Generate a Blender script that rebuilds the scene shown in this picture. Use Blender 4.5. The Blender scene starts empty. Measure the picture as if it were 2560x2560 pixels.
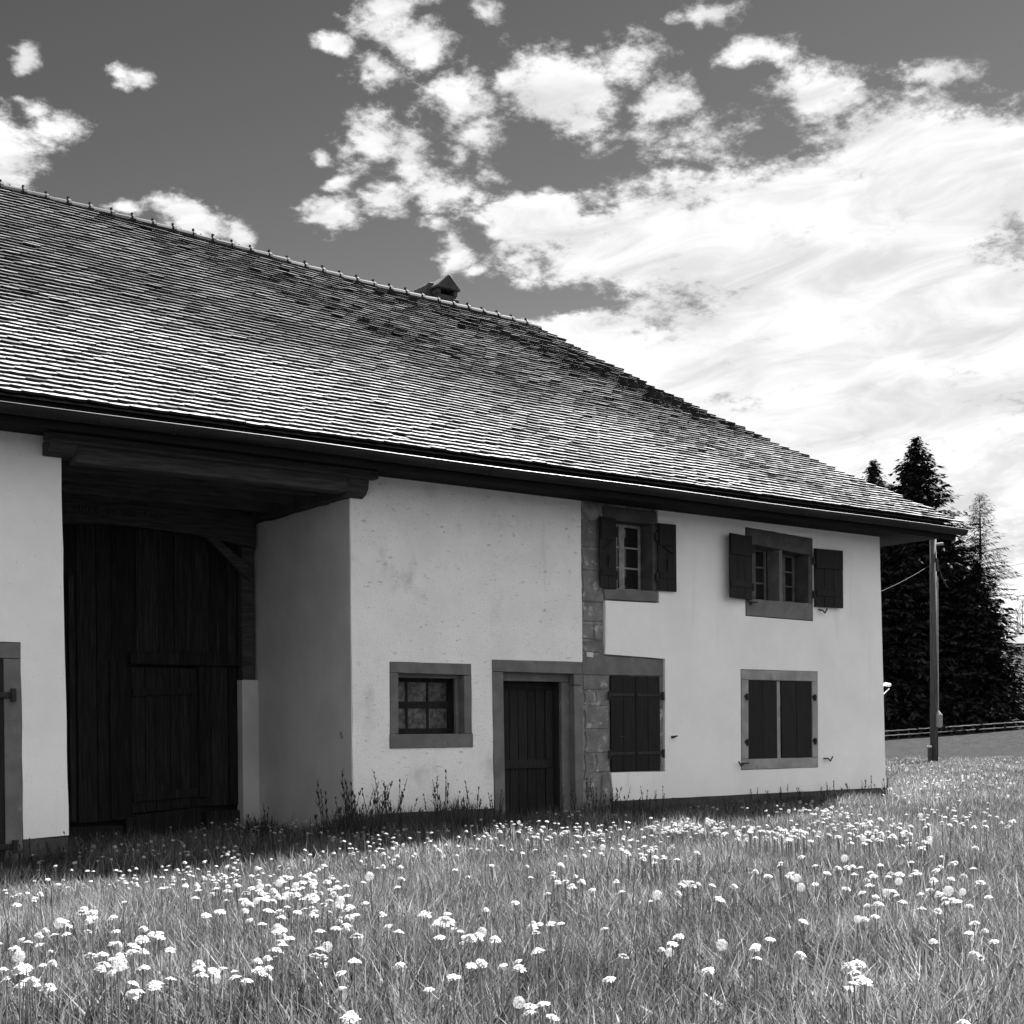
import bpy, bmesh, math, random
import numpy as np
from mathutils import Matrix, Vector
from mathutils.geometry import tessellate_polygon

R = math.radians
rng = np.random.default_rng(11)
random.seed(11)
scene = bpy.context.scene
col = scene.collection

# ------------------------------------------------------------------ camera
TH, ROLL, CAMY = R(36.6), R(0.55), -15.0
cam_data = bpy.data.cameras.new("camera")
cam = bpy.data.objects.new("camera", cam_data)
col.objects.link(cam)
cam_data.sensor_width = 36.0
cam_data.lens = 48.17
cam_data.shift_y = 0.2153
cam_data.clip_start = 0.05
cam_data.clip_end = 3000.0
fwd = Vector((math.sin(TH), math.cos(TH), 0))
rgt = Vector((math.cos(TH), -math.sin(TH), 0))
up = Vector((0, 0, 1))
r2 = rgt * math.cos(ROLL) - up * math.sin(ROLL)
u2 = rgt * math.sin(ROLL) + up * math.cos(ROLL)
m = Matrix((r2, u2, -fwd)).transposed().to_4x4()
m.translation = Vector((0, CAMY, 0))
cam.matrix_world = m
scene.camera = cam

# ------------------------------------------------------------------ light
SUN_EL, SUN_AZ = R(52), R(75.5)          # azimuth measured from +Y towards +X
SUN_STRENGTH, SKY_STRENGTH = 4.0, 0.06
CLOUD_HI, CLOUD_LO = 2.5, 1.25
EXPOSURE = 2.87
sun_dir = Vector((math.sin(SUN_AZ) * math.cos(SUN_EL), math.cos(SUN_AZ) * math.cos(SUN_EL), math.sin(SUN_EL)))
sd = bpy.data.lights.new("sun", 'SUN')
sd.energy = SUN_STRENGTH
sd.angle = R(0.5)
sd.color = (1, 1, 1)
so = bpy.data.objects.new("sun", sd)
col.objects.link(so)
so.rotation_euler = sun_dir.to_track_quat('Z', 'Y').to_euler()
so.location = sun_dir * 60

scene.view_settings.view_transform = 'Standard'
scene.view_settings.look = 'None'
scene.view_settings.gamma = 1.0
scene.view_settings.exposure = EXPOSURE
scene.cycles.max_bounces = 4
scene.cycles.diffuse_bounces = 3
scene.cycles.adaptive_threshold = 0.015
scene.cycles.use_denoising = True


class NG:
    """tiny node-graph helper"""
    def __init__(self, tree):
        self.t = tree
        self.n = tree.nodes
        self.l = tree.links

    def node(self, typ, **kw):
        nd = self.n.new(typ)
        for k, v in kw.items():
            setattr(nd, k, v)
        return nd

    def put(self, sock, v):
        if isinstance(v, bpy.types.NodeSocket):
            self.l.new(v, sock)
        elif v is not None:
            sock.default_value = v

    def math(self, op, a, b=None, c=None, clamp=False):
        nd = self.node('ShaderNodeMath', operation=op, use_clamp=clamp)
        for i, v in enumerate((a, b, c)):
            if v is not None:
                self.put(nd.inputs[i], v)
        return nd.outputs[0]

    def vec(self, op, a, b=None):
        nd = self.node('ShaderNodeVectorMath', operation=op)
        self.put(nd.inputs[0], a)
        if b is not None:
            self.put(nd.inputs[1], b)
        return nd.outputs['Value'] if op in ('LENGTH', 'DISTANCE', 'DOT_PRODUCT') else nd.outputs[0]

    def noise(self, vec, scale, detail=5, rough=.55, dist=0.0, out='Fac'):
        nd = self.node('ShaderNodeTexNoise')
        nd.inputs['Scale'].default_value = scale
        nd.inputs['Detail'].default_value = detail
        nd.inputs['Roughness'].default_value = rough
        nd.inputs['Distortion'].default_value = dist
        if vec is not None:
            self.l.new(vec, nd.inputs['Vector'])
        return nd.outputs[out]

    def sstep(self, x, a, b, lo=0.0, hi=1.0):
        nd = self.node('ShaderNodeMapRange', interpolation_type='SMOOTHSTEP')
        self.put(nd.inputs[0], x)
        for i, v in enumerate((a, b, lo, hi)):
            self.put(nd.inputs[i + 1], v)
        return nd.outputs[0]

    def mix(self, f, a, b):
        nd = self.node('ShaderNodeMix', data_type='FLOAT')
        self.put(nd.inputs[0], f)
        self.put(nd.inputs[2], a)
        self.put(nd.inputs[3], b)
        return nd.outputs[0]


# sky: a clear grey gradient (black-and-white photograph) with broken cumulus;
# cloud centres are (azimuth, elevation, half-widths, weight) in the sky
CLOUDS = [(0.846,0.341,0.166,0.049,2.1),(0.947,0.364,0.111,0.05,2.1),(0.752,0.336,0.109,0.032,2.1),(0.656,0.356,0.042,0.02,1.99),(0.9,0.268,0.177,0.078,2.1),(0.751,0.259,0.109,0.034,2.1),(0.697,0.279,0.073,0.016,1.89),(0.881,0.177,0.173,0.072,2.1),(0.68,0.439,0.048,0.023,1.05),(0.722,0.455,0.033,0.017,1.0),(0.749,0.43,0.025,0.016,0.95),(0.687,0.418,0.023,0.01,0.8),(0.641,0.44,0.015,0.009,0.8),(0.768,0.404,0.042,0.012,0.6),(0.869,0.426,0.04,0.015,0.95),(0.945,0.43,0.035,0.008,0.75),(0.81,0.455,0.022,0.008,0.8),(0.787,0.483,0.028,0.007,0.85),(0.84,0.451,0.015,0.009,0.6),(0.579,0.46,0.026,0.013,1.0),(0.549,0.478,0.027,0.015,0.85),(0.576,0.489,0.023,0.009,0.8),(0.51,0.46,0.013,0.008,0.95),(0.541,0.444,0.023,0.008,0.65),(0.606,0.429,0.027,0.019,0.8),(0.619,0.41,0.023,0.013,0.75),(0.537,0.406,0.022,0.018,1.0),(0.504,0.394,0.007,0.006,0.8),(0.567,0.399,0.014,0.018,0.75),(0.626,0.482,0.012,0.007,0.7),(0.517,0.358,0.023,0.011,0.95),(0.548,0.365,0.018,0.011,0.95),(0.596,0.372,0.029,0.013,0.95),(0.619,0.368,0.012,0.013,0.8),(0.519,0.378,0.01,0.006,0.7),(0.584,0.354,0.015,0.005,0.75),(0.597,0.337,0.012,0.01,0.85),(0.611,0.327,0.011,0.004,0.75),(0.627,0.387,0.011,0.008,0.6),(0.292,0.378,0.021,0.026,1.1),(0.316,0.399,0.017,0.013,0.9),(0.295,0.388,0.007,0.006,0.8),(0.294,0.438,0.009,0.007,0.9),(0.364,0.436,0.009,0.005,0.7),(0.378,0.435,0.01,0.004,0.7),(0.416,0.35,0.033,0.013,1.0),(0.367,0.356,0.017,0.006,0.9),(0.447,0.345,0.012,0.011,0.85),(0.306,0.414,0.008,0.007,0.6)]
world = bpy.data.worlds.new("World")
scene.world = world
world.use_nodes = True
g = NG(world.node_tree)
g.n.clear()
sky = g.node('ShaderNodeTexSky', sky_type='NISHITA')
sky.sun_disc = False
sky.sun_elevation = SUN_EL
sky.sun_rotation = SUN_AZ
sky.altitude = 600
sky.dust_density = 0.1
bw = g.vec('DOT_PRODUCT', sky.outputs[0], (0.205, 0.058, 0.008))
bw = g.math('MULTIPLY', g.math('POWER', bw, 2.0), .93)      # deep red-filter rendering of the blue
tc = g.node('ShaderNodeTexCoord')
dvec = tc.outputs['Generated']
sx = g.node('ShaderNodeSeparateXYZ')
g.l.new(dvec, sx.inputs[0])
az = g.math('ARCTAN2', sx.outputs[0], sx.outputs[1])
el = g.math('ARCSINE', sx.outputs[2])
cx = g.node('ShaderNodeCombineXYZ')
g.l.new(az, cx.inputs[0])
g.l.new(el, cx.inputs[1])
pos = cx.outputs[0]
zz = g.math('ADD', g.math('MAXIMUM', sx.outputs[2], 0.0), 0.30)
dv = g.node('ShaderNodeCombineXYZ')
g.l.new(zz, dv.inputs[0]); g.l.new(zz, dv.inputs[1]); g.l.new(zz, dv.inputs[2])
q = g.vec('DIVIDE', dvec, dv.outputs[0])
warp = g.noise(q, 7.0, 2, .55, 0.0, 'Color')
wv = g.vec('MULTIPLY', g.vec('SUBTRACT', warp, (.5, .5, .5)), (.04, .035, 0))
warp2 = g.noise(q, 30.0, 2, .6, 0.0, 'Color')
wv2 = g.vec('MULTIPLY', g.vec('SUBTRACT', warp2, (.5, .5, .5)), (.012, .011, 0))
pw = g.vec('ADD', g.vec('ADD', pos, wv), wv2)
field = None
for (a, e, ra, re, w) in CLOUDS:
    s = (1 / ra, 1 / re, 0)
    dd = g.vec('DISTANCE', g.vec('MULTIPLY', pw, s), (a * s[0], e * s[1], 0))
    f = g.math('MULTIPLY_ADD', dd, -w, 1.14 * w)
    field = f if field is None else g.math('MAXIMUM', field, f)
field = g.math('MINIMUM', g.math('MAXIMUM', field, -1.0), 1.15)
# unseen sky: near-overcast cloud, cover raised to brighten the shaded front walls
gen = g.math('MULTIPLY_ADD', g.noise(q, 2.3, 3, .5), 4.4, -1.2)
# the bank thickens towards +X as it does in view, the -X side stays clear
gen = g.math('ADD', gen, g.math('MULTIPLY', sx.outputs[0], .7))
gen = g.math('MINIMUM', g.math('MAXIMUM', gen, -1.0), 1.15)
m1 = g.sstep(g.math('ABSOLUTE', g.math('SUBTRACT', az, .64)), .40, .50)
m2 = g.sstep(el, .50, .58)
gm = g.math('MAXIMUM', m1, m2)
field = g.mix(gm, field, gen)
n1 = g.noise(q, 15.0, 8, .66)
n2 = g.noise(q, 60.0, 4, .65)
dens = g.math('ADD', field, g.math('MULTIPLY', g.math('SUBTRACT', n1, .5), 3.0))
dens = g.math('ADD', dens, g.math('MULTIPLY', g.math('SUBTRACT', n2, .5), .6))
alpha = g.sstep(dens, -.12, .72)
rp = g.node('ShaderNodeCombineXYZ')                       # ripples lie flat along the sky
g.l.new(g.math('MULTIPLY', az, 11.0), rp.inputs[0])
g.l.new(g.math('MULTIPLY', g.math('MULTIPLY_ADD', az, -.16, el), 36.0), rp.inputs[1])
n3 = g.noise(rp.outputs[0], 1.0, 5, .58, .7)
shade = g.math('ADD', g.sstep(dens, .05, 1.0, 0, .36), g.sstep(n3, .27, .72, 0, .64))
cval = g.mix(g.math('MINIMUM', shade, 1.0), CLOUD_LO, CLOUD_HI)
val = g.mix(alpha, bw, cval)
bg = g.node('ShaderNodeBackground')
bg.inputs['Strength'].default_value = SKY_STRENGTH
g.l.new(val, bg.inputs['Color'])
wo = g.node('ShaderNodeOutputWorld')
g.l.new(bg.outputs[0], wo.inputs[0])
world.cycles.sampling_method = 'MANUAL'
world.cycles.sample_map_resolution = 512


# ------------------------------------------------------------------ materials
def material(name, c0, c1, scale=3.0, detail=6, lo=.35, hi=.65, rough=.9, spec=.2,
             stretch=(1, 1, 1), bump=0.0, bscale=60, bdist=.01, bstretch=None, rand=0.0, rough_noise=.6,
             extra=None, tint=False, metallic=0.0, local=False):
    mt = bpy.data.materials.new(name)
    mt.use_nodes = True
    g = NG(mt.node_tree)
    b = g.n['Principled BSDF']
    geo = g.node('ShaderNodeTexCoord').outputs['Object'] if local else g.node('ShaderNodeNewGeometry').outputs['Position']
    p = g.vec('MULTIPLY', geo, stretch)
    n = g.noise(p, scale, detail, rough_noise)
    v = g.sstep(n, lo, hi, c0, c1)
    if extra:                                   # second layer: (value, scale, lo, hi, stretch)
        for (ev, es, el_, eh, est) in extra:
            en = g.noise(g.vec('MULTIPLY', geo, est), es, 6, .6)
            v = g.mix(g.sstep(en, el_, eh), v, ev)
    if rand:
        oi = g.node('ShaderNodeObjectInfo')
        v = g.math('MULTIPLY', v, g.math('MULTIPLY_ADD', oi.outputs['Random'], 2 * rand, 1 - rand))
    if tint:
        at = g.node('ShaderNodeAttribute', attribute_name='tint')
        v = g.math('MULTIPLY', v, at.outputs['Fac'])
    g.l.new(v, b.inputs['Base Color'])
    b.inputs['Roughness'].default_value = rough
    b.inputs['Metallic'].default_value = metallic
    b.inputs['Specular IOR Level'].default_value = spec
    if bump:
        bp = g.node('ShaderNodeBump')
        bp.inputs['Strength'].default_value = bump
        bp.inputs['Distance'].default_value = bdist
        bn = g.noise(g.vec('MULTIPLY', geo, bstretch or stretch), bscale, 5, .6)
        g.l.new(bn, bp.inputs['Height'])
        g.l.new(bp.outputs[0], b.inputs['Normal'])
    return mt


M = {}
M['plaster_smooth'] = material('plaster_smooth', .82, .90, 1.1, 7, .3, .7, bump=.35, bscale=45, bdist=.012,
                               extra=[(.72, .8, .62, .85, (1, 1, 1.6)), (.70, 1.2, .60, .8, (3.5, 3.5, .22)), (.68, 26.0, .63, .72, (1, 1, 1.6)), (.74, 7.0, .66, .8, (1, 1, 1))])
M['plaster_rough'] = material('plaster_rough', .84, .92, 1.6, 8, .3, .68, bump=.55, bscale=42, bdist=.035, bstretch=(1, 1, 1.9),
                              extra=[(.66, 1.5, .56, .74, (1, 1, .8)), (.70, 1.3, .6, .82, (3, 3, .25)), (.50, 9.0, .61, .73, (1, 1, 2.4)), (.55, 34.0, .58, .68, (1, 1, 2.0))])
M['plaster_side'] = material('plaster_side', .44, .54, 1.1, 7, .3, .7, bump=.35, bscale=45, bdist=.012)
M['plinth'] = material('plinth', .05, .09, 2.5, 6, bump=.5, bscale=40)
M['stone'] = material('stone', .125, .165, 4.0, 7, bump=.35, bscale=55, bdist=.008, rand=.06,
                      extra=[(.23, 6.0, .62, .72, (1, 1, 1))])
M['stone_eave_shade'] = material('stone_eave_shade', .065, .10, 4.0, 7, bump=.35, bscale=55, bdist=.008, rand=.06)  # darker copy of stone: eave shade on the upper windows put into the colour
M['stone_light'] = material('stone_light', .25, .34, 4.0, 7, bump=.35, bscale=55, bdist=.008,
                            extra=[(.19, 5.0, .6, .75, (1, 1, .6))])
M['stone_old'] = material('stone_old', .15, .22, 5.0, 8, bump=.8, bscale=30, bdist=.02, rand=.12,
                          extra=[(.36, 6.5, .56, .63, (1, 1, 1))])
M['mortar'] = material('mortar', .16, .34, 5.0, 7, bump=.8, bscale=40, bdist=.02)
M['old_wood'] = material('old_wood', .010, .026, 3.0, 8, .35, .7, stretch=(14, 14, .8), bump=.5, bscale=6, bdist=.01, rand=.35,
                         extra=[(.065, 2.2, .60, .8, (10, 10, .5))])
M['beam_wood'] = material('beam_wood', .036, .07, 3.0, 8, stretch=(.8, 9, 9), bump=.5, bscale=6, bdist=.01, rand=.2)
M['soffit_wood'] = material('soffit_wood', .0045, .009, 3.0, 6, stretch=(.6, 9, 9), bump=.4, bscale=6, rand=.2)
M['shutter'] = material('shutter', .010, .017, 3.0, 6, stretch=(10, 10, .8), bump=.35, bscale=7, bdist=.006, rand=.15, rough=.7)
M['door_wood'] = material('door_wood', .014, .026, 3.0, 6, stretch=(14, 14, .8), bump=.35, bscale=7, bdist=.006, rand=.2)
M['iron'] = material('iron', .018, .03, 12, 4, rough=.6, bump=.3, bscale=80, bdist=.003)
M['white_paint'] = material('white_paint', .26, .38, 8, 5, bump=.2, bscale=30, bdist=.004)
M['grey_paint'] = material('grey_paint', .10, .16, 8, 5, bump=.2, bscale=30, bdist=.004)
M['white_metal'] = material('white_metal', .6, .75, 8, 4, rough=.4, spec=.5)
M['zinc_edge'] = material('zinc_edge', .06, .10, 3.0, 5, rough=.4, spec=.5)
M['zinc'] = material('zinc', .012, .022, 3.0, 5, rough=.7, spec=.2, stretch=(.5, 4, 4))
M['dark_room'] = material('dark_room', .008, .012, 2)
M['chimney'] = material('chimney', .04, .075, 6, 6, bump=.6, bscale=25, bdist=.02)
M['earth'] = material('earth', .035, .07, 3, 7, bump=.6, bscale=20)
M['pole_wood'] = material('pole_wood', .045, .08, 3.0, 6, stretch=(8, 8, .5), bump=.4, bscale=10)
M['cable'] = material('cable', .03, .05, 3, 3)
M['grey_box'] = material('grey_box', .2, .26, 3, 4)
M['plaque'] = material('plaque', .5, .6, 8, 4)
M['letters'] = material('letters', .006, .009, 8, 2)
M['far_wall'] = material('far_wall', .015, .03, .6, 5)
M['far_roof'] = material('far_roof', .05, .08, 2.0, 6, bump=.4, bscale=8, stretch=(1, 1, 5))
M['bark'] = material('bark', .03, .05, 4, 5, stretch=(1, 1, .3))
M['needles'] = material('needles', .010, .022, 1.5, 4)
M['needles_larch'] = material('needles_larch', .03, .055, 1.5, 4)
M['hedge'] = material('hedge', .012, .03, 1.5, 4)
M['twig'] = material('twig', .22, .3, 2, 3)

# roof tile: pale clay with dark lichen drifts and single odd tiles
M['tile'] = material('tile', .17, .24, 2.2, 6, rough=.85, spec=.15, bump=.35, bscale=70, bdist=.004, tint=True,
                     extra=[(.08, 1.3, .60, .74, (.5, .8, .8)), (.06, 9.0, .64, .74, (1, 1, 1))])
M['ridge'] = material('ridge', .016, .032, 3.0, 6, rough=.8, bump=.3, bscale=50, bdist=.004, rand=.2)

# glass with lace / cobweb behind is two real layers
gl = bpy.data.materials.new('pane_glass'); gl.use_nodes = True
b = gl.node_tree.nodes['Principled BSDF']
b.inputs['Base Color'].default_value = (.02, .02, .02, 1)
b.inputs['Roughness'].default_value = .08
b.inputs['Specular IOR Level'].default_value = .5
M['glass_dark'] = gl
M['glass_dusty'] = material('glass_dusty', .03, .16, 9.0, 9, .38, .66, rough=.5, spec=.4, stretch=(1, 1, 1), rough_noise=.75,
                            extra=[(.22, 22, .6, .7, (1, 1, .5))])
M['curtain'] = material('curtain', .08, .22, 16, 6, stretch=(2, 1, .25))


def leafy(name, lo, hi, transl=.35, tipscale=1.6, spec=.15, patch=None):
    mt = bpy.data.materials.new(name)
    mt.use_nodes = True
    g = NG(mt.node_tree)
    g.n.clear()
    at = g.node('ShaderNodeAttribute', attribute_name='tint')
    geo = g.node('ShaderNodeNewGeometry').outputs['Position']
    v = g.sstep(g.noise(geo, tipscale, 5, .6), .3, .7, lo, hi)
    if patch:
        pn = g.noise(geo, patch[0], 3, .5)
        v = g.math('MULTIPLY', v, g.sstep(pn, .35, .68, patch[1], patch[2]))
    v = g.math('MULTIPLY', v, at.outputs['Fac'])
    df = g.node('ShaderNodeBsdfPrincipled')
    g.l.new(v, df.inputs['Base Color'])
    df.inputs['Roughness'].default_value = .55
    df.inputs['Specular IOR Level'].default_value = spec
    tr = g.node('ShaderNodeBsdfTranslucent')
    g.l.new(v, tr.inputs[0])
    mx = g.node('ShaderNodeMixShader')
    mx.inputs[0].default_value = transl
    g.l.new(df.outputs[0], mx.inputs[1])
    g.l.new(tr.outputs[0], mx.inputs[2])
    out = g.node('ShaderNodeOutputMaterial')
    g.l.new(mx.outputs[0], out.inputs[0])
    return mt


M['grass'] = leafy('grass', .10, .15, .38, 2.0, .25, patch=(.55, .75, 1.2))
M['weed'] = leafy('weed', .03, .05, .3)
M['petal'] = leafy('petal', .5, .6, .3, 20, .05)
M['stem'] = leafy('stem', .17, .22, .2, 5)
M['ground'] = material('ground', .022, .036, 1.6, 9, rough=1.0, spec=0.0, bump=.9, bscale=9, bdist=.12,
                       extra=[(.036, .22, .5, .8, (1, 1, 1)), (.012, 2.6, .6, .75, (1, 1, 1))])


# ------------------------------------------------------------------ mesh helpers
class MB:
    def __init__(self):
        self.v, self.f = [], []

    def add(self, verts, faces):
        o = len(self.v)
        self.v += [tuple(x) for x in verts]
        self.f += [tuple(i + o for i in f) for f in faces]
        return self

    def box(self, x0, x1, y0, y1, z0, z1):
        return self.add([(x0, y0, z0), (x1, y0, z0), (x1, y1, z0), (x0, y1, z0),
                         (x0, y0, z1), (x1, y0, z1), (x1, y1, z1), (x0, y1, z1)],
                        [(0, 3, 2, 1), (4, 5, 6, 7), (0, 1, 5, 4), (1, 2, 6, 5), (2, 3, 7, 6), (3, 0, 4, 7)])

    def quadprism(self, pts, y0, y1):
        """quad given in XZ (any corner heights), extruded along Y"""
        return self.prism(pts, y0, y1)

    def prism(self, pts, y0, y1):
        n = len(pts)
        a = sum(pts[i][0] * pts[(i + 1) % n][1] - pts[(i + 1) % n][0] * pts[i][1] for i in range(n))
        if a < 0:
            pts = pts[::-1]
        vs = [(x, y0, z) for x, z in pts] + [(x, y1, z) for x, z in pts]
        fs = [tuple(range(n)), tuple(range(2 * n - 1, n - 1, -1))]
        fs += [(i, i + n, (i + 1) % n + n, (i + 1) % n) for i in range(n)]
        return self.add(vs, fs)

    def prism_x(self, pts, x0, x1):
        """polygon in YZ extruded along X"""
        n = len(pts)
        a = sum(pts[i][0] * pts[(i + 1) % n][1] - pts[(i + 1) % n][0] * pts[i][1] for i in range(n))
        if a < 0:
            pts = pts[::-1]
        vs = [(x0, y, z) for y, z in pts] + [(x1, y, z) for y, z in pts]
        fs = [tuple(range(n - 1, -1, -1)), tuple(range(n, 2 * n))]
        fs += [(i, (i + 1) % n, (i + 1) % n + n, i + n) for i in range(n)]
        return self.add(vs, fs)

    def tube(self, pts, r, n=8, r2=None, cap=True):
        pts = [Vector(p) for p in pts]
        rings = []
        for i, p in enumerate(pts):
            t = (pts[min(i + 1, len(pts) - 1)] - pts[max(i - 1, 0)]).normalized()
            a = t.orthogonal().normalized() if abs(t.z) > .9 else t.cross(Vector((0, 0, 1))).normalized()
            c = t.cross(a)
            rr = r if r2 is None else r + (r2 - r) * i / (len(pts) - 1)
            rings.append([p + (a * math.cos(2 * math.pi * k / n) + c * math.sin(2 * math.pi * k / n)) * rr for k in range(n)])
        vs = [v for ring in rings for v in ring]
        fs = []
        for i in range(len(pts) - 1):
            for k in range(n):
                k2 = (k + 1) % n
                fs.append((i * n + k, i * n + k2, (i + 1) * n + k2, (i + 1) * n + k))
        if cap:
            fs.append(tuple(range(n - 1, -1, -1)))
            o = (len(pts) - 1) * n
            fs.append(tuple(range(o, o + n)))
        return self.add(vs, fs)

    def wall(self, outer, holes, y0, y1, jit=.004, seg=.3, keep=()):
        """wall slab in XZ with openings; long edges get a slightly uneven line"""
        def rough(loop):
            out = []
            n = len(loop)
            for i in range(n):
                (xa, za), (xb, zb) = loop[i], loop[(i + 1) % n]
                L = math.hypot(xb - xa, zb - za)
                k = max(1, int(L / seg))
                out.append((xa, za))
                for j in range(1, k):
                    t = j / k
                    out.append((xa + (xb - xa) * t + random.uniform(-jit, jit), za + (zb - za) * t + random.uniform(-jit, jit)))
            return out
        loops = [rough(outer)] + [rough(h) for h in holes]
        tri = tessellate_polygon([[Vector((x, z, 0)) for x, z in lp] for lp in loops])
        flat = [p for lp in loops for p in lp]
        n = len(flat)
        vs = [(x, y0, z) for x, z in flat] + [(x, y1, z) for x, z in flat]
        fs = [tuple(t) for t in tri] + [tuple(i + n for i in reversed(t)) for t in tri]
        o = 0
        for lp in loops:
            k = len(lp)
            for i in range(k):
                a, b2 = o + i, o + (i + 1) % k
                fs.append((a, b2, b2 + n, a + n))
            o += k
        return self.add(vs, fs)

    def build(self, name, mat, parent=None, bevel=0.0, smooth=False, segs=1):
        me = bpy.data.meshes.new(name)
        me.from_pydata(self.v, [], self.f)
        bm = bmesh.new()
        bm.from_mesh(me)
        bmesh.ops.recalc_face_normals(bm, faces=bm.faces)
        if bevel:
            bmesh.ops.bevel(bm, geom=list(bm.edges), offset=bevel, segments=segs, affect='EDGES', clamp_overlap=True)
        if smooth:
            for f in bm.faces:
                f.smooth = True
        bm.to_mesh(me)
        bm.free()
        me.materials.append(M[mat] if isinstance(mat, str) else mat)
        o = bpy.data.objects.new(name, me)
        col.objects.link(o)
        if parent is not None:
            attach(o, parent)
        return o


def attach(o, parent):
    o.parent = parent
    if parent.type == 'EMPTY':
        o.matrix_parent_inverse = Matrix.Translation(-parent.location)


def box(name, mat, parent, x0, x1, y0, y1, z0, z1, bevel=.004):
    return MB().box(x0, x1, y0, y1, z0, z1).build(name, mat, parent, bevel)


def empty(name, loc, label, cat, group=None):
    o = bpy.data.objects.new(name, None)
    o.empty_display_size = .2
    col.objects.link(o)
    o.location = loc
    return tag(o, label, cat, group)


def tag(o, label, cat, group=None):
    o['label'] = label
    o['category'] = cat
    if group:
        o['group'] = group
    return o


def np_mesh(name, verts, tris, mat, tint=None, smooth=False):
    me = bpy.data.meshes.new(name)
    verts = np.asarray(verts, dtype=np.float32)
    tris = np.asarray(tris, dtype=np.int32)
    me.vertices.add(len(verts))
    me.vertices.foreach_set('co', verts.ravel())
    me.loops.add(tris.size)
    me.loops.foreach_set('vertex_index', tris.ravel())
    me.polygons.add(len(tris))
    me.polygons.foreach_set('loop_start', np.arange(0, tris.size, 3, dtype=np.int32))
    me.update(calc_edges=True)
    if tint is not None:
        at = me.attributes.new('tint', 'FLOAT', 'POINT')
        at.data.foreach_set('value', np.asarray(tint, dtype=np.float32))
    if smooth:
        me.polygons.foreach_set('use_smooth', np.ones(len(tris), dtype=bool))
    me.materials.append(M[mat])
    return me


def link(name, me, parent=None):
    o = bpy.data.objects.new(name, me)
    col.objects.link(o)
    if parent is not None:
        attach(o, parent)
    return o


# ------------------------------------------------------------------ ground
def ss(a, b, x):
    t = np.clip((x - a) / (b - a), 0, 1)
    return t * t * (3 - 2 * t)


def ground_z(x, y):
    x = np.asarray(x, dtype=float)
    y = np.asarray(y, dtype=float)
    d = x * math.sin(TH) + (y - CAMY) * math.cos(TH)
    L = x * math.cos(TH) - (y - CAMY) * math.sin(TH)
    lo = .17 * ss(11, 4, x)                       # the ground falls a little to the left
    z = -1.36 - lo + (.44 + lo) * ss(-3.0, -10.5, y) * (1 - ss(14, 26, x))
    z = z + ss(58, 112, d) * (.62 + .06 * np.clip(L - 30, -8, 14))
    return z


def axis(segs):
    out = []
    for a, b2, n in segs:
        out += list(np.linspace(a, b2, n, endpoint=False))
    return np.array(out + [segs[-1][1]])


gx = axis([(-900, -60, 12), (-60, -6, 14), (-6, 24, 60), (24, 140, 80), (140, 1200, 16)])
gy = axis([(-700, -40, 10), (-40, -20, 8), (-20, 4, 60), (4, 90, 50), (90, 1200, 16)])
GX, GY = np.meshgrid(gx, gy)
GZ = ground_z(GX, GY) + .025 * np.sin(GX * 1.7 + GY * .6) * np.sin(GY * 1.3 - GX * .4) * (np.abs(GX) < 60)
nx, ny = len(gx), len(gy)
idx = np.arange(nx * ny).reshape(ny, nx)
qa, qb, qc, qd = idx[:-1, :-1].ravel(), idx[:-1, 1:].ravel(), idx[1:, 1:].ravel(), idx[1:, :-1].ravel()
tr = np.concatenate([np.stack([qa, qb, qc], 1), np.stack([qa, qc, qd], 1)])
go = link('meadow_ground', np_mesh('meadow_ground', np.stack([GX.ravel(), GY.ravel(), GZ.ravel()], 1), tr, 'ground', smooth=True))
go['kind'] = 'structure'

# ------------------------------------------------------------------ farmhouse
house = empty('farmhouse', (12, 0, -1.36), 'white plastered old farmhouse with large tiled roof and recessed barn entrance', 'house')

# --- walls
MB().wall([(-2, -1.1), (3.1, -1.1), (3.1, 1.02), (4.55, 1.02), (4.56, -1.1), (5.05, -1.08), (5.0, 3.3), (-2, 3.3)], [],
          -.03, .5).build('wall', 'plaster_smooth', house)
MB().box(4.56, 5.04, -.022, .5, -1.75, -1.1).box(-2, 3.1, -.022, .5, -1.75, -1.1).build('plinth', 'plinth', house)
MB().box(4.5, 5.015, .5, 2.95, -1.75, 3.2).build('wall', 'plaster_smooth', house)
MB().wall([(8.63, -1.02), (10.80, -1.02), (10.79, .985), (12.37, .985), (12.37, 3.3), (8.63, 3.3)],
          [[(9.18, .92), (10.45, .92), (10.46, -.19), (9.17, -.19)]], -.03, .5, jit=.007).build('wall', 'plaster_rough', house)
MB().box(8.634, 10.80, -.02, .48, -1.75, -1.02).build('plinth', 'plinth', house)
# side wall of the recess: slightly wavy top edge
side = MB()
pts = [(-.024, -1.75), (2.95, -1.75), (2.95, 2.99)]
for i in range(13):
    pts.append((2.75 - i * .22, 2.965 - .02 * (i / 12) + random.uniform(-.018, .018)))
pts.append((-.024, 2.94))
side.prism_x(pts, 8.616, 9.0).build('wall', 'plaster_side', house)
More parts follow.
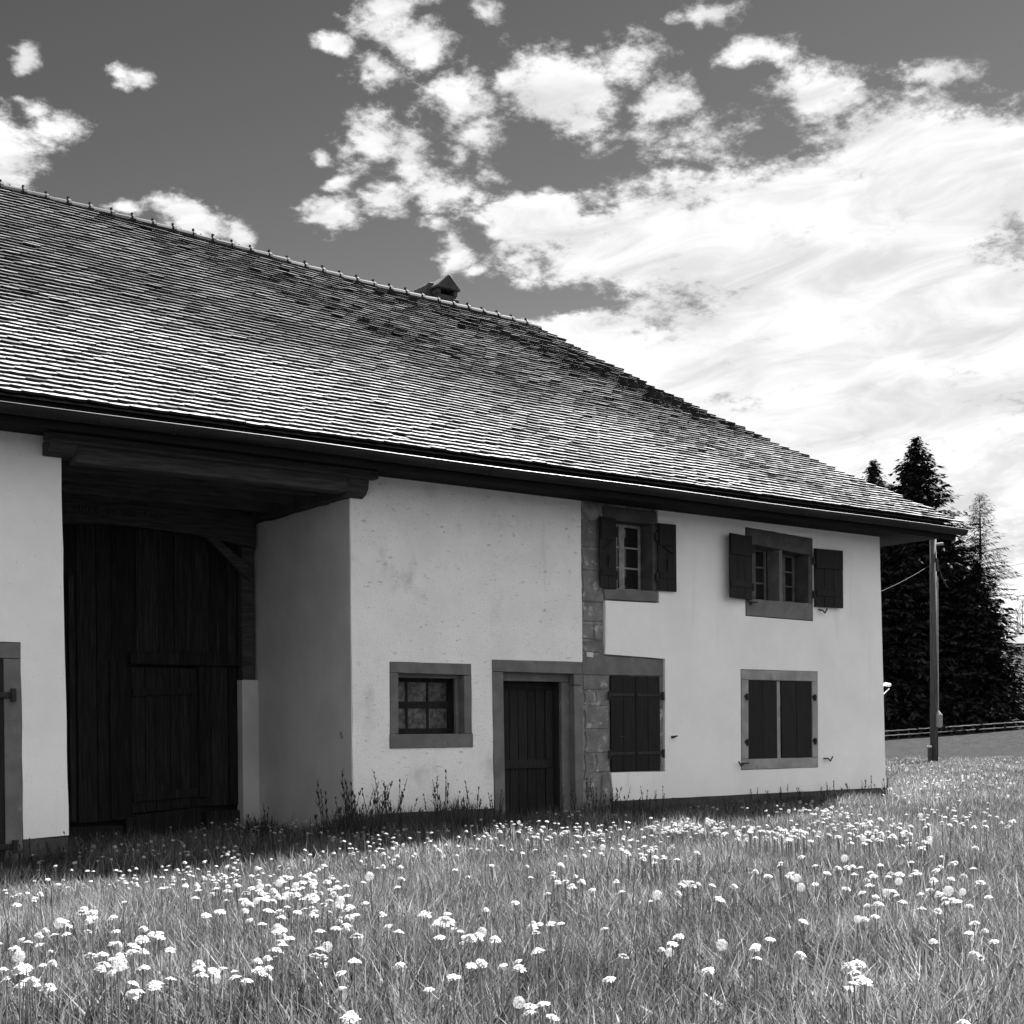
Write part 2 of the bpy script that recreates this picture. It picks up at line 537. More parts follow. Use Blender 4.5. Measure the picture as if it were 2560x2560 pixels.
# right part: masonry core, plaster skin with straight-cut edges round the bare stone
MB().wall([(12.37, -1.75), (18.9, -1.75), (18.9, 3.3), (12.37, 3.3)],
          [[(15.72, 2.0), (15.72, 2.97), (17.21, 2.97), (17.21, 2.0)], [(12.97, 2.03), (12.97, 3.08), (13.78, 3.08), (13.78, 2.03)]],
          .022, .45, jit=0).build('wall', 'mortar', house)
MB().wall([(12.92, -1.0), (19.04, -1.0), (18.93, 3.3), (13.84, 3.3), (13.84, 1.89), (12.80, 1.88), (12.79, 1.11), (13.95, 1.07),
           (13.93, -.60), (12.88, -.59)],
          [[(15.54, .95), (17.33, .95), (17.32, -.62), (15.53, -.62)], [(15.67, 3.17), (17.24, 3.11), (17.23, 1.76), (15.66, 1.78)]],
          -.042, .02, jit=.003).build('wall', 'plaster_smooth', house)
MB().box(12.90, 19.045, -.03, .02, -1.75, -1.0).build('plinth', 'plinth', house)
gv = []
for (zz_, xx_) in ((-1.75, 19.055), (3.3, 18.93)):
    gv += [(18.45, .021, zz_), (xx_, .021, zz_), (xx_, 12.0, zz_), (18.45, 12.0, zz_)]
MB().add(gv, [(0, 3, 2, 1), (4, 5, 6, 7), (0, 1, 5, 4), (1, 2, 6, 5), (2, 3, 7, 6), (3, 0, 4, 7)]).build('wall', 'plaster_smooth', house)
MB().box(-2, 18.4, 11.6, 12.0, -1.75, 3.3).build('wall', 'plaster_smooth', house)
MB().box(-2.0, -1.6, .52, 11.55, -1.75, 3.3).build('wall', 'plaster_smooth', house)


def surround(win, outer, inner, y0, y1, mat, bev=.006, sill=None):
    """stone lintel, two jambs and sill as separate blocks; corners TL TR BR BL"""
    (tl, tr_, br, bl), (itl, itr, ibr, ibl) = outer, inner
    MB().prism([tl, tr_, (tr_[0], itr[1]), (tl[0], itl[1])], y0, y1).build('lintel', mat, win, bev)
    MB().prism([(tl[0] + .001, itl[1] - .004), (itl[0], itl[1] - .004), (ibl[0], ibl[1] + .004), (bl[0] + .001, ibl[1] + .004)], y0, y1).build('jamb', mat, win, bev)
    MB().prism([(itr[0], itr[1] - .004), (tr_[0] - .001, itr[1] - .004), (br[0] - .001, ibr[1] + .004), (ibr[0], ibr[1] + .004)], y0, y1).build('jamb', mat, win, bev)
    e = sill or 0
    MB().prism([(bl[0] - e, ibl[1]), (br[0] + e, ibr[1]), (br[0] + e, br[1]), (bl[0] - e, bl[1])], y0 - (.012 if e else 0), y1).build('sill', mat, win, bev)


# --- small stable window in the middle wall
w1 = MB()
X0, X1, Z0, Z1, YS = 9.26, 10.36, -.01, .74, .30
w1.box(X0, X1, YS, YS + .05, Z0, Z0 + .075).box(X0, X1, YS, YS + .05, Z1 - .06, Z1)
w1.box(X0, X0 + .06, YS + .001, YS + .049, Z0 + .075, Z1 - .06).box(X1 - .06, X1, YS + .001, YS + .049, Z0 + .075, Z1 - .06)
w1.box(X0 + .06, X1 - .06, YS + .002, YS + .048, .335, .42)
for zx in ((.42, Z1 - .06), (Z0 + .075, .335)):
    for f in (1 / 3, 2 / 3):
        xm = X0 + .06 + (X1 - X0 - .12) * f
        w1.box(xm - .014, xm + .014, YS + .003, YS + .047, zx[0], zx[1])
win1 = w1.build('window', 'door_wood', house)
surround(win1, [(9.18, .92), (10.45, .92), (10.45, -.19), (9.18, -.19)], [(9.31, .78), (10.33, .765), (10.335, -.01), (9.305, -.01)], -.035, .10, 'stone', sill=.012)
# rebate and dark wooden lining behind the stone face
MB().box(9.285, 10.36, .101, .15, .725, .80).box(10.285, 10.36, .101, .15, -.02, .724).box(9.26, 9.33, .101, .15, -.02, .724).build('rebate', 'stone', win1, .003)
MB().box(10.33, 10.40, .151, .36, -.05, .78).box(9.22, 9.27, .151, .36, -.05, .78).box(9.27, 10.33, .151, .36, .741, .79).box(9.27, 10.33, .151, .36, -.06, -.012).build('lining', 'old_wood', win1)
for zx in ((.42, Z1 - .06), (Z0 + .075, .335)):
    for k in range(3):
        wd = (X1 - X0 - .12) / 3
        xa = X0 + .06 + wd * k + .014
        MB().box(xa, xa + wd - .028, YS + .02, YS + .026, zx[0] + .002, zx[1] - .002).build('pane', 'glass_dusty', win1)
box('room_back', 'dark_room', win1, 9.0, 10.7, .7, .72, -.3, 1.0, 0)

# --- entrance door
door = MB().box(11.0, 12.06, .31, .35, -1.3, .70).build('door', 'dark_room', house)
for (z0, z1) in ((-.40, .62), (-1.30, -.50)):
    xs = [11.03, 11.15, 11.31, 11.46, 11.62, 11.77, 11.93]
    for a, b2 in zip(xs[:-1], xs[1:]):
        box('plank', 'door_wood', door, a + .005, b2 - .005, .285, .309, z0, z1, .004)
box('rail', 'door_wood', door, 11.0, 12.05, .262, .308, .60, .70)
box('rail', 'door_wood', door, 11.0, 12.05, .262, .284, -.505, -.385)
box('stile', 'door_wood', door, 11.935, 12.055, .262, .308, -1.3, -.51)
box('stile', 'door_wood', door, 11.935, 12.055, .262, .308, -.38, .595)
box('lining', 'door_wood', door, 12.06, 12.11, .15, .40, -1.4, .76)
box('lining', 'door_wood', door, 10.94, 10.995, .15, .40, -1.4, .76)
df = MB().prism([(10.79, .985), (12.362, .985), (12.362, .815), (10.79, .825)], -.045, .075).build('door_frame', 'stone', house, .006)
MB().prism([(10.79, .82), (10.97, .82), (10.99, -1.6), (10.82, -1.6)], -.045, .075).build('jamb', 'stone', df, .006)
MB().prism([(12.2, .81), (12.362, .81), (12.362, .66), (12.202, .66)], -.045, .075).build('jamb', 'stone', df, .006)
MB().prism([(12.203, .652), (12.362, .652), (12.355, -1.6), (12.22, -1.6)], -.045, .075).build('jamb', 'stone', df, .006)
MB().box(10.9, 12.3, .076, .14, .705, .87).build('lintel', 'stone', df, .006)
MB().box(12.07, 12.30, .076, .14, -1.6, .70).build('jamb', 'stone', df, .006)
MB().box(10.9, 11.0, .076, .14, -1.6, .70).build('jamb', 'stone', df, .006)


# --- bare stone pier between the two plastered fronts
pier = box('stone_pier', 'mortar', house, 12.372, 12.9, .006, .021, -1.7, 3.25, 0)
stones = [  # x0,x1,z0,z1
    (12.38, 12.79, 2.62, 3.02), (12.38, 12.70, 2.30, 2.60), (12.38, 12.795, 1.86, 2.28), (12.38, 12.78, 1.56, 1.84),
    (12.38, 12.6, 1.32, 1.54), (12.61, 12.785, 1.30, 1.55), (12.38, 12.785, 1.125, 1.30),
    (12.385, 12.87, .60, .80), (12.39, 12.60, .37, .585), (12.615, 12.87, .36, .59), (12.40, 12.87, .04, .35), (12.42, 12.87, -.30, .025),
    (12.40, 12.59, -.68, -.315), (12.605, 12.87, -.58, -.32), (12.44, 12.70, -.98, -.70), (12.715, 12.895, -1.0, -.61), (12.39, 12.68, -1.35, -1.0), (12.69, 12.9, -1.4, -1.02)]
for (a, b2, c, d_) in stones:
    j = lambda s=.012: random.uniform(-s, s)
    p4 = [(a + j(), c + j()), (b2 + j(.004), c + j()), (b2 + j(.004), d_ + j()), (a + j(), d_ + j())]
    # a broken edge here and there
    if random.random() < .5:
        p4.insert(4, (a + .04 + j(), (c + d_) / 2 + j()))
    MB().prism(p4, -.012 + j(.006), .02).build('stone', 'stone_old', pier, .012, segs=2)
MB().prism([(12.455, 1.135), (12.575, 1.125), (12.578, 1.055), (12.457, 1.065)], -.03, -.012).build('plaque', 'plaque', pier, .003)

# --- lower shuttered window beside the pier
def shutter(name_y, x0, x1, z0, z1, y0, planks, hinge_side=None, hinge_z=(), skew=0.0, label=None):
    """ledged board shutter: boards, back ledges, strap hinges with pintles. y0 = front face"""
    nb = MB()
    for zc in (z0 + .15, z1 - .15):
        nb.box(x0 + .02, x1 - .02, y0 + .026, y0 + .044, zc - .05, zc + .05)
    sh = nb.build('shutter', 'shutter', house)
    if label:
        sh['label'] = label
    w = (x1 - x0) / planks
    for k in range(planks):
        dz = random.uniform(-.006, .006)
        box('plank', 'shutter', sh, x0 + k * w + .003, x0 + (k + 1) * w - .003, y0 + random.uniform(0, .003), y0 + .025, z0 + dz, z1 + dz, .003)
    for zc in hinge_z:
        if hinge_side == 'l':
            MB().box(x0 - .03, x1 - .02, y0 - .008, y0 - .0005, zc - .022, zc + .022).build('strap_hinge', 'iron', sh, .003)
            MB().tube([(x0 - .045, y0 - .012, zc - .075), (x0 - .045, y0 - .012, zc + .05)], .022, 8).build('pintle', 'iron', sh)
        else:
            MB().box(x0 + .02, x1 + .03, y0 - .008, y0 - .0005, zc - .022, zc + .022).build('strap_hinge', 'iron', sh, .003)
            MB().tube([(x1 + .045, y0 - .012, zc - .075), (x1 + .045, y0 - .012, zc + .05)], .022, 8).build('pintle', 'iron', sh)
    return sh


win2 = MB().box(12.9, 13.84, .006, .02, -.58, .8).build('window', 'dark_room', house)
MB().prism([(12.385, 1.10), (13.935, 1.065), (13.935, .815), (12.385, .81)], -.014, .02).build('lintel', 'stone', win2, .006)
MB().prism([(13.85, .81), (13.925, .81), (13.92, .35), (13.85, .35)], -.014, .02).build('jamb', 'stone_old', win2, .004)
MB().prism([(13.85, .345), (13.925, .345), (13.92, -.59), (13.85, -.59)], -.014, .02).build('jamb', 'stone_old', win2, .004)
shutter('a', 12.885, 13.355, -.575, .80, -.045, 2, 'l', (.53, -.32))
shutter('b', 13.362, 13.84, -.57, .795, -.045, 2, 'r', (.53, -.32))
MB().box(13.05, 13.13, -.052, -.0455, -.085, -.065).build('latch', 'iron', house)
MB().tube([(14.07, -.042, -.09), (14.07, -.1, -.09)], .018, 8).tube([(14.05, -.1, -.09), (14.12, -.105, -.075)], .012, 6).build('wall_stub', 'iron', house)

# --- lower right window, closed shutters, light mullion
win3 = MB().box(16.375, 16.465, -.012, .02, -.46, .78).build('window', 'stone_light', house, .004)
surround(win3, [(15.55, .94), (17.32, .945), (17.31, -.615), (15.54, -.615)], [(15.71, .785), (17.19, .785), (17.18, -.455), (15.695, -.45)], -.05, .02, 'stone_light')
shutter('c', 15.715, 16.37, -.45, .78, -.034, 2)
shutter('d', 16.47, 17.18, -.445, .775, -.034, 2)
for (xx, zz2) in ((15.66, .52), (15.66, -.19), (17.23, .52), (17.23, -.19)):
    s = 1 if xx > 16 else -1
    MB().tube([(xx, -.065, zz2 - .05), (xx, -.065, zz2 + .05)], .024, 8).box(xx - .05, xx + .05, -.062, -.051, zz2 - .012, zz2 + .03).build('pintle', 'iron', win3)


def holdback(x, z, s):
    MB().tube([(x, -.05, z), (x, -.10, z)], .012, 6).tube([(x - .11 * s, -.1, z + .005), (x, -.1, z)], .012, 6).tube(
        [(x, -.1, z), (x + .05 * s, -.1, z - .045), (x + .11 * s, -.1, z + .03)], .012, 6).build('shutter_hold', 'iron', house)


holdback(15.53, -.515, -1)
holdback(17.50, -.475, 1)
holdback(15.76, 1.995, -1)
holdback(17.40, 1.945, 1)

# --- upper windows (open shutters, deep reveals)
def casement(parent, x0, x1, z0, z1, y, rows, glass, wood='white_paint', st=.05):
    f = MB().box(x0, x1, y, y + .05, z0, z0 + st).box(x0, x1, y, y + .05, z1 - st, z1)
    f.box(x0, x0 + st, y + .001, y + .049, z0 + st, z1 - st).box(x1 - st, x1, y + .001, y + .049, z0 + st, z1 - st)
    h = (z1 - z0 - 2 * st) / rows
    for k in range(1, rows):
        zc = z0 + st + h * k
        f.box(x0 + st, x1 - st, y + .004, y + .046, zc - .013, zc + .013)
    s = f.build('sash', wood, parent, .003)
    for k in range(rows):
        MB().box(x0 + st, x1 - st, y + .02, y + .026, z0 + st + h * k + .013, z0 + st + h * (k + 1) - .013).build('pane', glass, parent)
    return s


win5 = MB().box(12.975, 13.775, .25, .31, 2.031, 2.06).build('window', 'door_wood', house)
casement(win5, 12.985, 13.385, 2.062, 3.07, .262, 3, 'glass_dark')
casement(win5, 13.39, 13.77, 2.062, 3.07, .266, 3, 'glass_dark')
box('room_back', 'dark_room', win5, 12.7, 14.1, .8, .82, 1.8, 3.3, 0)
MB().prism([(12.77, 2.055), (13.82, 2.07), (13.82, 1.905), (12.80, 1.90)], -.035, .25).build('sill', 'stone', win5, .008)
MB().prism([(12.80, 3.24), (13.83, 3.24), (13.83, 3.055), (12.80, 3.05)], -.02, .25).build('lintel', 'stone_eave_shade', win5, .006)
MB().prism([(13.745, 3.05), (13.83, 3.05), (13.83, 2.075), (13.745, 2.075)], -.02, .25).build('jamb', 'stone_eave_shade', win5, .006)
MB().prism([(12.81, 3.045), (12.985, 3.045), (12.985, 2.075), (12.81, 2.065)], -.02, .25).build('jamb', 'stone', win5, .006)


def open_shutter(x0, x1, z0, z1, yin, yout, planks, hinge_left, strap=True):
    """shutter standing a little off the wall: yin at the hinge edge, yout at the free edge"""
    ya, yb = (yin, yout) if hinge_left else (yout, yin)
    def yy(x): return ya + (yb - ya) * (x - x0) / (x1 - x0)
    def slab(xa, xb, za, zb, t0, t1):
        m_ = MB()
        m_.add([(xa, yy(xa) + t0, za), (xb, yy(xb) + t0, za), (xb, yy(xb) + t1, za), (xa, yy(xa) + t1, za),
                (xa, yy(xa) + t0, zb), (xb, yy(xb) + t0, zb), (xb, yy(xb) + t1, zb), (xa, yy(xa) + t1, zb)],
               [(0, 3, 2, 1), (4, 5, 6, 7), (0, 1, 5, 4), (1, 2, 6, 5), (2, 3, 7, 6), (3, 0, 4, 7)])
        return m_
    sh = slab(x0 + .02, x1 - .02, z1 - .32, z1 - .01, -.018, -.0005).build('shutter', 'shutter', house, .002)
    w = (x1 - x0) / planks
    for k in range(planks):
        slab(x0 + k * w + .003, x0 + (k + 1) * w - .003, z0, z1, 0, .025).build('plank', 'shutter', sh, .003)
    slab(x0 + .02, x1 - .02, z0 + .18, z0 + .28, -.012, -.0005).build('ledge', 'shutter', sh, .002)
    if strap:
        d = .12
        MB().tube([(x0 + .07, yy(x0) - .02, z0 + .56 + (d if hinge_left else 0)), (x1 - .07, yy(x1) - .02, z0 + .56 + (0 if hinge_left else d))], .011, 6).build('latch_bar', 'iron', sh)
        xm = (x0 + x1) / 2
        MB().tube([(xm, yy(xm) - .015, z0 + .32), (xm, yy(xm) - .03, z0 + .46), (xm - .03, yy(xm) - .02, z0 + .47)], .012, 6).build('latch', 'iron', sh)
    xe, s = (x0, 1) if hinge_left else (x1, -1)
    for zc in (z0 + .2, z1 - .2):
        MB().tube([(xe + s * -.02, yy(xe) + .01, zc - .06), (xe + s * -.02, yy(xe) + .01, zc + .06)], .022, 8).build('pintle', 'iron', sh)


open_shutter(12.655, 13.01, 2.055, 3.07, -.05, -.10, 2, False)
open_shutter(13.80, 14.15, 2.07, 3.07, -.075, -.10, 2, True)

win4 = MB().box(16.475, 16.55, -.01, .25, 2.04, 2.90).build('window', 'stone', house, .005)
MB().prism([(15.69, 3.16), (17.23, 3.10), (17.23, 2.83), (15.69, 2.92)], -.05, .25).build('lintel', 'stone_eave_shade', win4, .006)
MB().prism([(15.68, 2.05), (17.22, 2.045), (17.22, 1.77), (15.68, 1.79)], -.05, .25).build('sill', 'stone', win4, .006)
MB().prism([(15.69, 2.91), (15.80, 2.905), (15.80, 2.055), (15.69, 2.055)], -.05, .25).build('jamb', 'stone_eave_shade', win4, .006)
MB().prism([(17.12, 2.83), (17.22, 2.825), (17.22, 2.05), (17.12, 2.05)], -.05, .25).build('jamb', 'stone_eave_shade', win4, .006)
casement(win4, 15.80, 16.16, 2.05, 2.91, .25, 3, 'glass_dark', 'grey_paint')
casement(win4, 16.165, 16.46, 2.05, 2.91, .252, 3, 'glass_dark', 'grey_paint')
casement(win4, 16.56, 16.85, 2.05, 2.88, .25, 3, 'glass_dark', 'grey_paint')
casement(win4, 16.855, 17.13, 2.05, 2.86, .252, 3, 'glass_dark', 'grey_paint')
for (xa, xb) in ((15.84, 16.02), (16.6, 16.7)):
    cv = MB()
    n = 14
    for k in range(n + 1):
        x = xa + (xb - xa) * k / n
        cv.v += [(x, .243 + .005 * math.sin(k * 1.9), 2.11), (x, .243 + .005 * math.sin(k * 1.9 + .6), 2.82)]
    cv.f = [(2 * k, 2 * k + 2, 2 * k + 3, 2 * k + 1) for k in range(n)]
    cv.build('curtain', 'curtain', win4, smooth=True)
box('room_back', 'dark_room', win4, 15.4, 17.5, .8, .82, 1.7, 3.3, 0)
open_shutter(15.17, 15.775, 2.03, 3.02, -.09, -.20, 3, False, strap=False)
open_shutter(17.24, 17.88, 1.995, 2.945, -.08, -.13, 3, True, strap=False)

# --- door of the stable at the left edge
ld = MB().box(3.2, 4.37, .02, .05, -1.5, .84).build('stable_door', 'dark_room', house)
for k in range(6):
    box('plank', 'shutter', ld, 3.2 + k * .195 + .003, 3.2 + (k + 1) * .195 - .003, -.012, .019, -1.5, .835, .003)
for zc in (.45, -1.17):
    MB().box(3.4, 4.45, -.05, -.013, zc - .03, zc + .03).build('strap_hinge', 'iron', ld, .004)
    MB().tube([(4.46, -.06, zc - .07), (4.46, -.06, zc + .07)], .03, 10).build('pintle', 'iron', ld)
MB().prism([(3.11, 1.015), (4.545, 1.015), (4.55, .845), (3.11, .845)], -.026, .06).build('lintel', 'stone', ld, .006)
MB().prism([(4.37, .84), (4.55, .84), (4.555, -1.6), (4.375, -1.6)], -.026, .06).build('jamb', 'stone', ld, .006)
MB().prism([(3.11, .84), (3.2, .84), (3.2, -1.6), (3.11, -1.6)], -.026, .06).build('jamb', 'stone', ld, .006)

# --- recessed barn entrance
YB = 2.70
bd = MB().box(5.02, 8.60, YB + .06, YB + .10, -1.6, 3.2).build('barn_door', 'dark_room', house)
x = 5.03
pl = []
while x < 8.30:
    w = random.uniform(.2, .34)
    x1 = min(x + w, 8.36)
    pl.append((x, x1))
    x = x1
for (a, b2) in pl:
    c = (a + b2) / 2
    yo = random.uniform(-.012, .012)
    if c < 6.78:
        box('plank', 'old_wood', bd, a + .004, b2 - .004, YB + yo, YB + .05, -1.15 + .02 * (a - 5), 2.80, .005)
    elif c < 7.80:
        box('plank', 'old_wood', bd, a + .004, b2 - .004, YB + yo, YB + .05, 1.12, 2.80, .005)
    else:
        box('plank', 'old_wood', bd, a + .004, b2 - .004, YB + yo, YB + .05, -.97 + random.uniform(-.01, .02), 1.02, .005)
        box('plank', 'old_wood', bd, a + .004, b2 - .004, YB + yo + .01, YB + .05, 1.06, 2.80, .005)
box('rail', 'old_wood', bd, 6.79, 8.38, YB - .09, YB - .015, .96, 1.12, .006)
box('stile', 'old_wood', bd, 6.52, 6.60, YB - .04, YB - .013, -1.1, 1.0, .005)
box('stile', 'old_wood', bd, 5.98, 6.05, YB - .05, YB - .013, -1.1, 2.1, .005)
box('stile', 'old_wood', bd, 7.765, 7.87, YB - .05, YB - .013, -.85, .95, .005)
# wicket door set in the big leaf
wk = MB().box(6.82, 7.74, YB + .02, YB + .04, -1.02, .92).build('wicket_door', 'dark_room', house)
x = 6.82
while x < 7.73:
    x1 = min(x + random.uniform(.13, .22), 7.745)
    if 7.745 - x1 < .06:
        x1 = 7.745
    box('plank', 'old_wood', wk, x + .003, x1 - .003, YB - .012 + random.uniform(-.004, .004), YB + .019, -1.03 + .06 * (x - 6.8), .92, .004)
    x = x1
for (za, zb) in ((.55, .65), (-.86, -.74)):
    MB().prism([(6.83, za - .02), (7.73, za + .02), (7.73, zb + .02), (6.83, zb - .02)], YB - .045, YB - .018).build('ledge', 'old_wood', wk, .004)
box('post', 'old_wood', bd, 6.69, 6.80, YB - .12, YB - .06, -1.75, -1.08, .01)
box('sill_board', 'old_wood', bd, 5.05, 6.685, YB - .06, YB - .02, -1.7, -1.18, .006)
MB().prism([(6.81, -1.7), (7.78, -1.7), (7.78, -.98), (6.81, -1.06)], YB - .06, YB - .02).build('sill_board', 'old_wood', bd, .006)
box('sill_board', 'old_wood', bd, 7.86, 8.36, YB - .05, YB - .02, -1.7, -1.05, .006)
# posts on plastered footings, cambered lintel with worn inscription, braces
for (xa, xb, fa, fb) in ((8.38, 8.56, 8.36, 8.615), (5.08, 5.24, 5.016, 5.28)):
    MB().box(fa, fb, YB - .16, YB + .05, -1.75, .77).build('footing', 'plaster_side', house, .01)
    box('post', 'beam_wood', house, xa, xb, YB - .14, YB + .02, .77, 3.15, .01)
lin = []
n = 16
tops, bots = [], []
for i in range(n + 1):
    x = 5.03 + (8.56 - 5.03) * i / n
    c = 1 - ((x - 6.7) / 1.85) ** 2
    tops.append((x, 3.07 + .12 * c + random.uniform(-.006, .006)))
    bots.append((x, 2.60 + .17 * c + random.uniform(-.006, .006)))
lintel = MB().prism(bots + tops[::-1], YB - .22, YB - .145).build('barn_lintel', 'beam_wood', house, .008)


def letters(txt, x, z, size, parent, y):
    cu = bpy.data.curves.new('inscription', 'FONT')
    cu.body = txt
    cu.size = size
    cu.extrude = .0015
    cu.space_character = 1.25
    t = bpy.data.objects.new('inscription', cu)
    t.matrix_world = Matrix.Translation((x, y, z)) @ Matrix.Rotation(R(90), 4, 'X')
    col.objects.link(t)
    bpy.context.view_layer.update()
    me = bpy.data.meshes.new_from_object(t.evaluated_get(bpy.context.evaluated_depsgraph_get()))
    me.transform(t.matrix_world)
    bpy.data.objects.remove(t)
    me.materials.clear()
    me.materials.append(M['letters'])
    o = bpy.data.objects.new('inscription', me)
    col.objects.link(o)
    o.parent = parent


letters('LUICE  DE SIUI  PACI', 5.99, 2.90, .105, lintel, YB - .222)
letters('N I V', 6.74, 3.04, .085, lintel, YB - .222)
for s in (1, -1):
    xa, xb = (7.92, 8.50) if s > 0 else (5.68, 5.12)
    MB().prism([(xa - s * .09, 2.70), (xa + s * .07, 2.70), (xb, 2.33), (xb, 2.12)], YB - .215, YB - .143).build('brace', 'beam_wood', house, .008)
# ceiling of the recess
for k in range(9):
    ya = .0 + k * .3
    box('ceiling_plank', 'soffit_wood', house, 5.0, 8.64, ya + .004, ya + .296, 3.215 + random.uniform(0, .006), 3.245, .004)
for yb_, dz in ((.55, 0), (1.25, .01), (1.95, -.01)):
    box('ceiling_beam', 'beam_wood', house, 5.0, 8.62, yb_, yb_ + .18, 3.06 + dz, 3.21, .012)
cp = lambda ya: [(2.72, 3.2), (2.72, 2.985), (.05, 2.955), (-.05, 2.955), (-.14, 2.99), (-.20, 3.07), (-.22, 3.2)]
MB().prism_x(cp(0), 8.50, 8.80).build('corbel_beam', 'beam_wood', house, .008)
MB().prism_x([(2.72, 3.2), (2.72, 3.06), (.0, 3.05), (-.18, 3.06), (-.27, 3.10), (-.29, 3.2)], 4.80, 5.10).build('corbel_beam', 'beam_wood', house, .008)
box('front_beam', 'beam_wood', house, 5.11, 8.49, -.22, .02, 2.99, 3.2, .012)
box('front_beam', 'beam_wood', house, 4.74, 8.84, -.38, -.235, 3.16, 3.262, .012)
MB().tube([(8.617, .2, 0.03), (8.58, .2, 0.03), (8.57, .2, -.03)], .014, 6).tube([(8.615, .2, -.02), (8.6, .2, -.02)], .035, 12).build('wall_hook', 'white_paint', house)

# --- eave: soffit boards, fascia, gutter
ys = [-.76, -.585, -.40, -.21, -.035]
for a, b2 in zip(ys[:-1], ys[1:]):
    for (xa, xb) in ((-2.2, 2.9), (2.905, 7.1), (7.105, 11.3), (11.305, 15.6), (15.605, 20.0)):
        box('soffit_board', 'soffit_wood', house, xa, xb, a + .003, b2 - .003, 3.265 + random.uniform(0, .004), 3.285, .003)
box('soffit_board', 'soffit_wood', house, 18.95, 20.0, -.03, 12.6, 3.266, 3.285, .003)
box('fascia_board', 'soffit_wood', house, -2.2, 20.02, -.785, -.762, 3.20, 3.46, .003)
GYC, GZC, GR = -.865, 3.365, .088
gt = MB()
xs = np.linspace(-2.2, 20.12, 40)
prof = [(GYC + GR * math.cos(a), GZC + GR * math.sin(a)) for a in np.linspace(math.pi, 2 * math.pi, 13)]
prof += [(GYC + (GR - .006) * math.cos(a), GZC + (GR - .006) * math.sin(a)) for a in np.linspace(2 * math.pi, math.pi, 13)]
np_ = len(prof)
for x in xs:
    sag = .006 * math.sin(x * 1.1)
    gt.v += [(x, y, z + sag) for y, z in prof]
for i in range(len(xs) - 1):
    for k in range(np_):
        k2 = (k + 1) % np_
        gt.f.append((i * np_ + k, i * np_ + k2, (i + 1) * np_ + k2, (i + 1) * np_ + k))
gutter = gt.build('gutter', 'zinc', house, smooth=True)
MB().tube([(x, GYC - GR - .004, GZC + .004 + .006 * math.sin(x * 1.1)) for x in xs], .007, 8).build('gutter_bead', 'zinc_edge', gutter, smooth=True)
MB().prism_x([(GYC + (GR + .004) * math.cos(a), GZC + (GR + .004) * math.sin(a)) for a in np.linspace(math.pi, 2 * math.pi, 13)], 20.115, 20.13).build('gutter_end', 'zinc', gutter)
for k, x in enumerate(np.arange(-1.6, 20, .84)):
    sag = .006 * math.sin(x * 1.1)
    w = .02 if k % 3 else .05
    bp_ = [(GYC + (GR + .006) * math.cos(a), GZC + sag + (GR + .006) * math.sin(a)) for a in np.linspace(math.pi, 2 * math.pi, 11)]
    bp_ += [(GYC + (GR - .001) * math.cos(a), GZC + sag + (GR - .001) * math.sin(a)) for a in np.linspace(2 * math.pi, math.pi, 11)]
    MB().prism_x(bp_, x - w / 2, x + w / 2).build('gutter_bracket' if k % 3 else 'gutter_joint', 'zinc', gutter)

# --- roof
TY0, TZ0, RY = -.85, 3.47, 6.85           # eave edge of the tiles, run to the ridge
PA = .63
def ridge_z(x): return 8.32 - .0416 * (x - 6.14) + .02 * math.sin(x * .9)
PB = (4.55 - RY * PA) / RY ** 2
def roof_pt(x, yp):
    k = (ridge_z(x) - .10 - TZ0) / 4.55
    return Vector((x, TY0 + yp, TZ0 + (PA * yp + PB * yp * yp) * k + .012 * math.sin(x * 1.3 + yp * .8) * math.sin(yp * 1.1)))
def hip_x(yp): return 20.08 - (20.08 - 16.30) * yp / RY
yt = np.linspace(0, RY, 400)
st_ = np.concatenate([[0], np.cumsum(np.hypot(np.diff(yt), np.diff(PA * yt + PB * yt ** 2)))])
SL = st_[-1]

deck = MB()
ny_, nx_ = 14, 24
for j in range(ny_ + 1):
    yp = RY * j / ny_
    for i in range(nx_ + 1):
        x = -2.2 + (hip_x(yp) - .14 + 2.2) * i / nx_
        p = roof_pt(x, yp)
        deck.v.append((p.x, p.y, p.z - .012))
for j in range(ny_):
    for i in range(nx_):
        a = j * (nx_ + 1) + i
        deck.f.append((a, a + 1, a + nx_ + 2, a + nx_ + 1))
rz = ridge_z(16.3) - .1
o = len(deck.v)
deck.v += [(20.0, TY0, TZ0 - .10), (20.0, TY0 + 2 * RY, TZ0 - .10), (16.2, TY0 + RY, rz - .10), (-2.2, TY0 + RY, ridge_z(-2.2) - .12), (-2.2, TY0 + 2 * RY, TZ0 - .02), (-2.2, TY0, TZ0 - .02)]
deck.f += [(o, o + 1, o + 2), (o + 1, o + 4, o + 3, o + 2), (o + 3, o + 4, o + 5)]
roof = deck.build('roof', 'tile', house)
at = roof.data.attributes.new('tint', 'FLOAT', 'POINT')
at.data.foreach_set('value', np.full(len(roof.data.vertices), .2, dtype=np.float32))

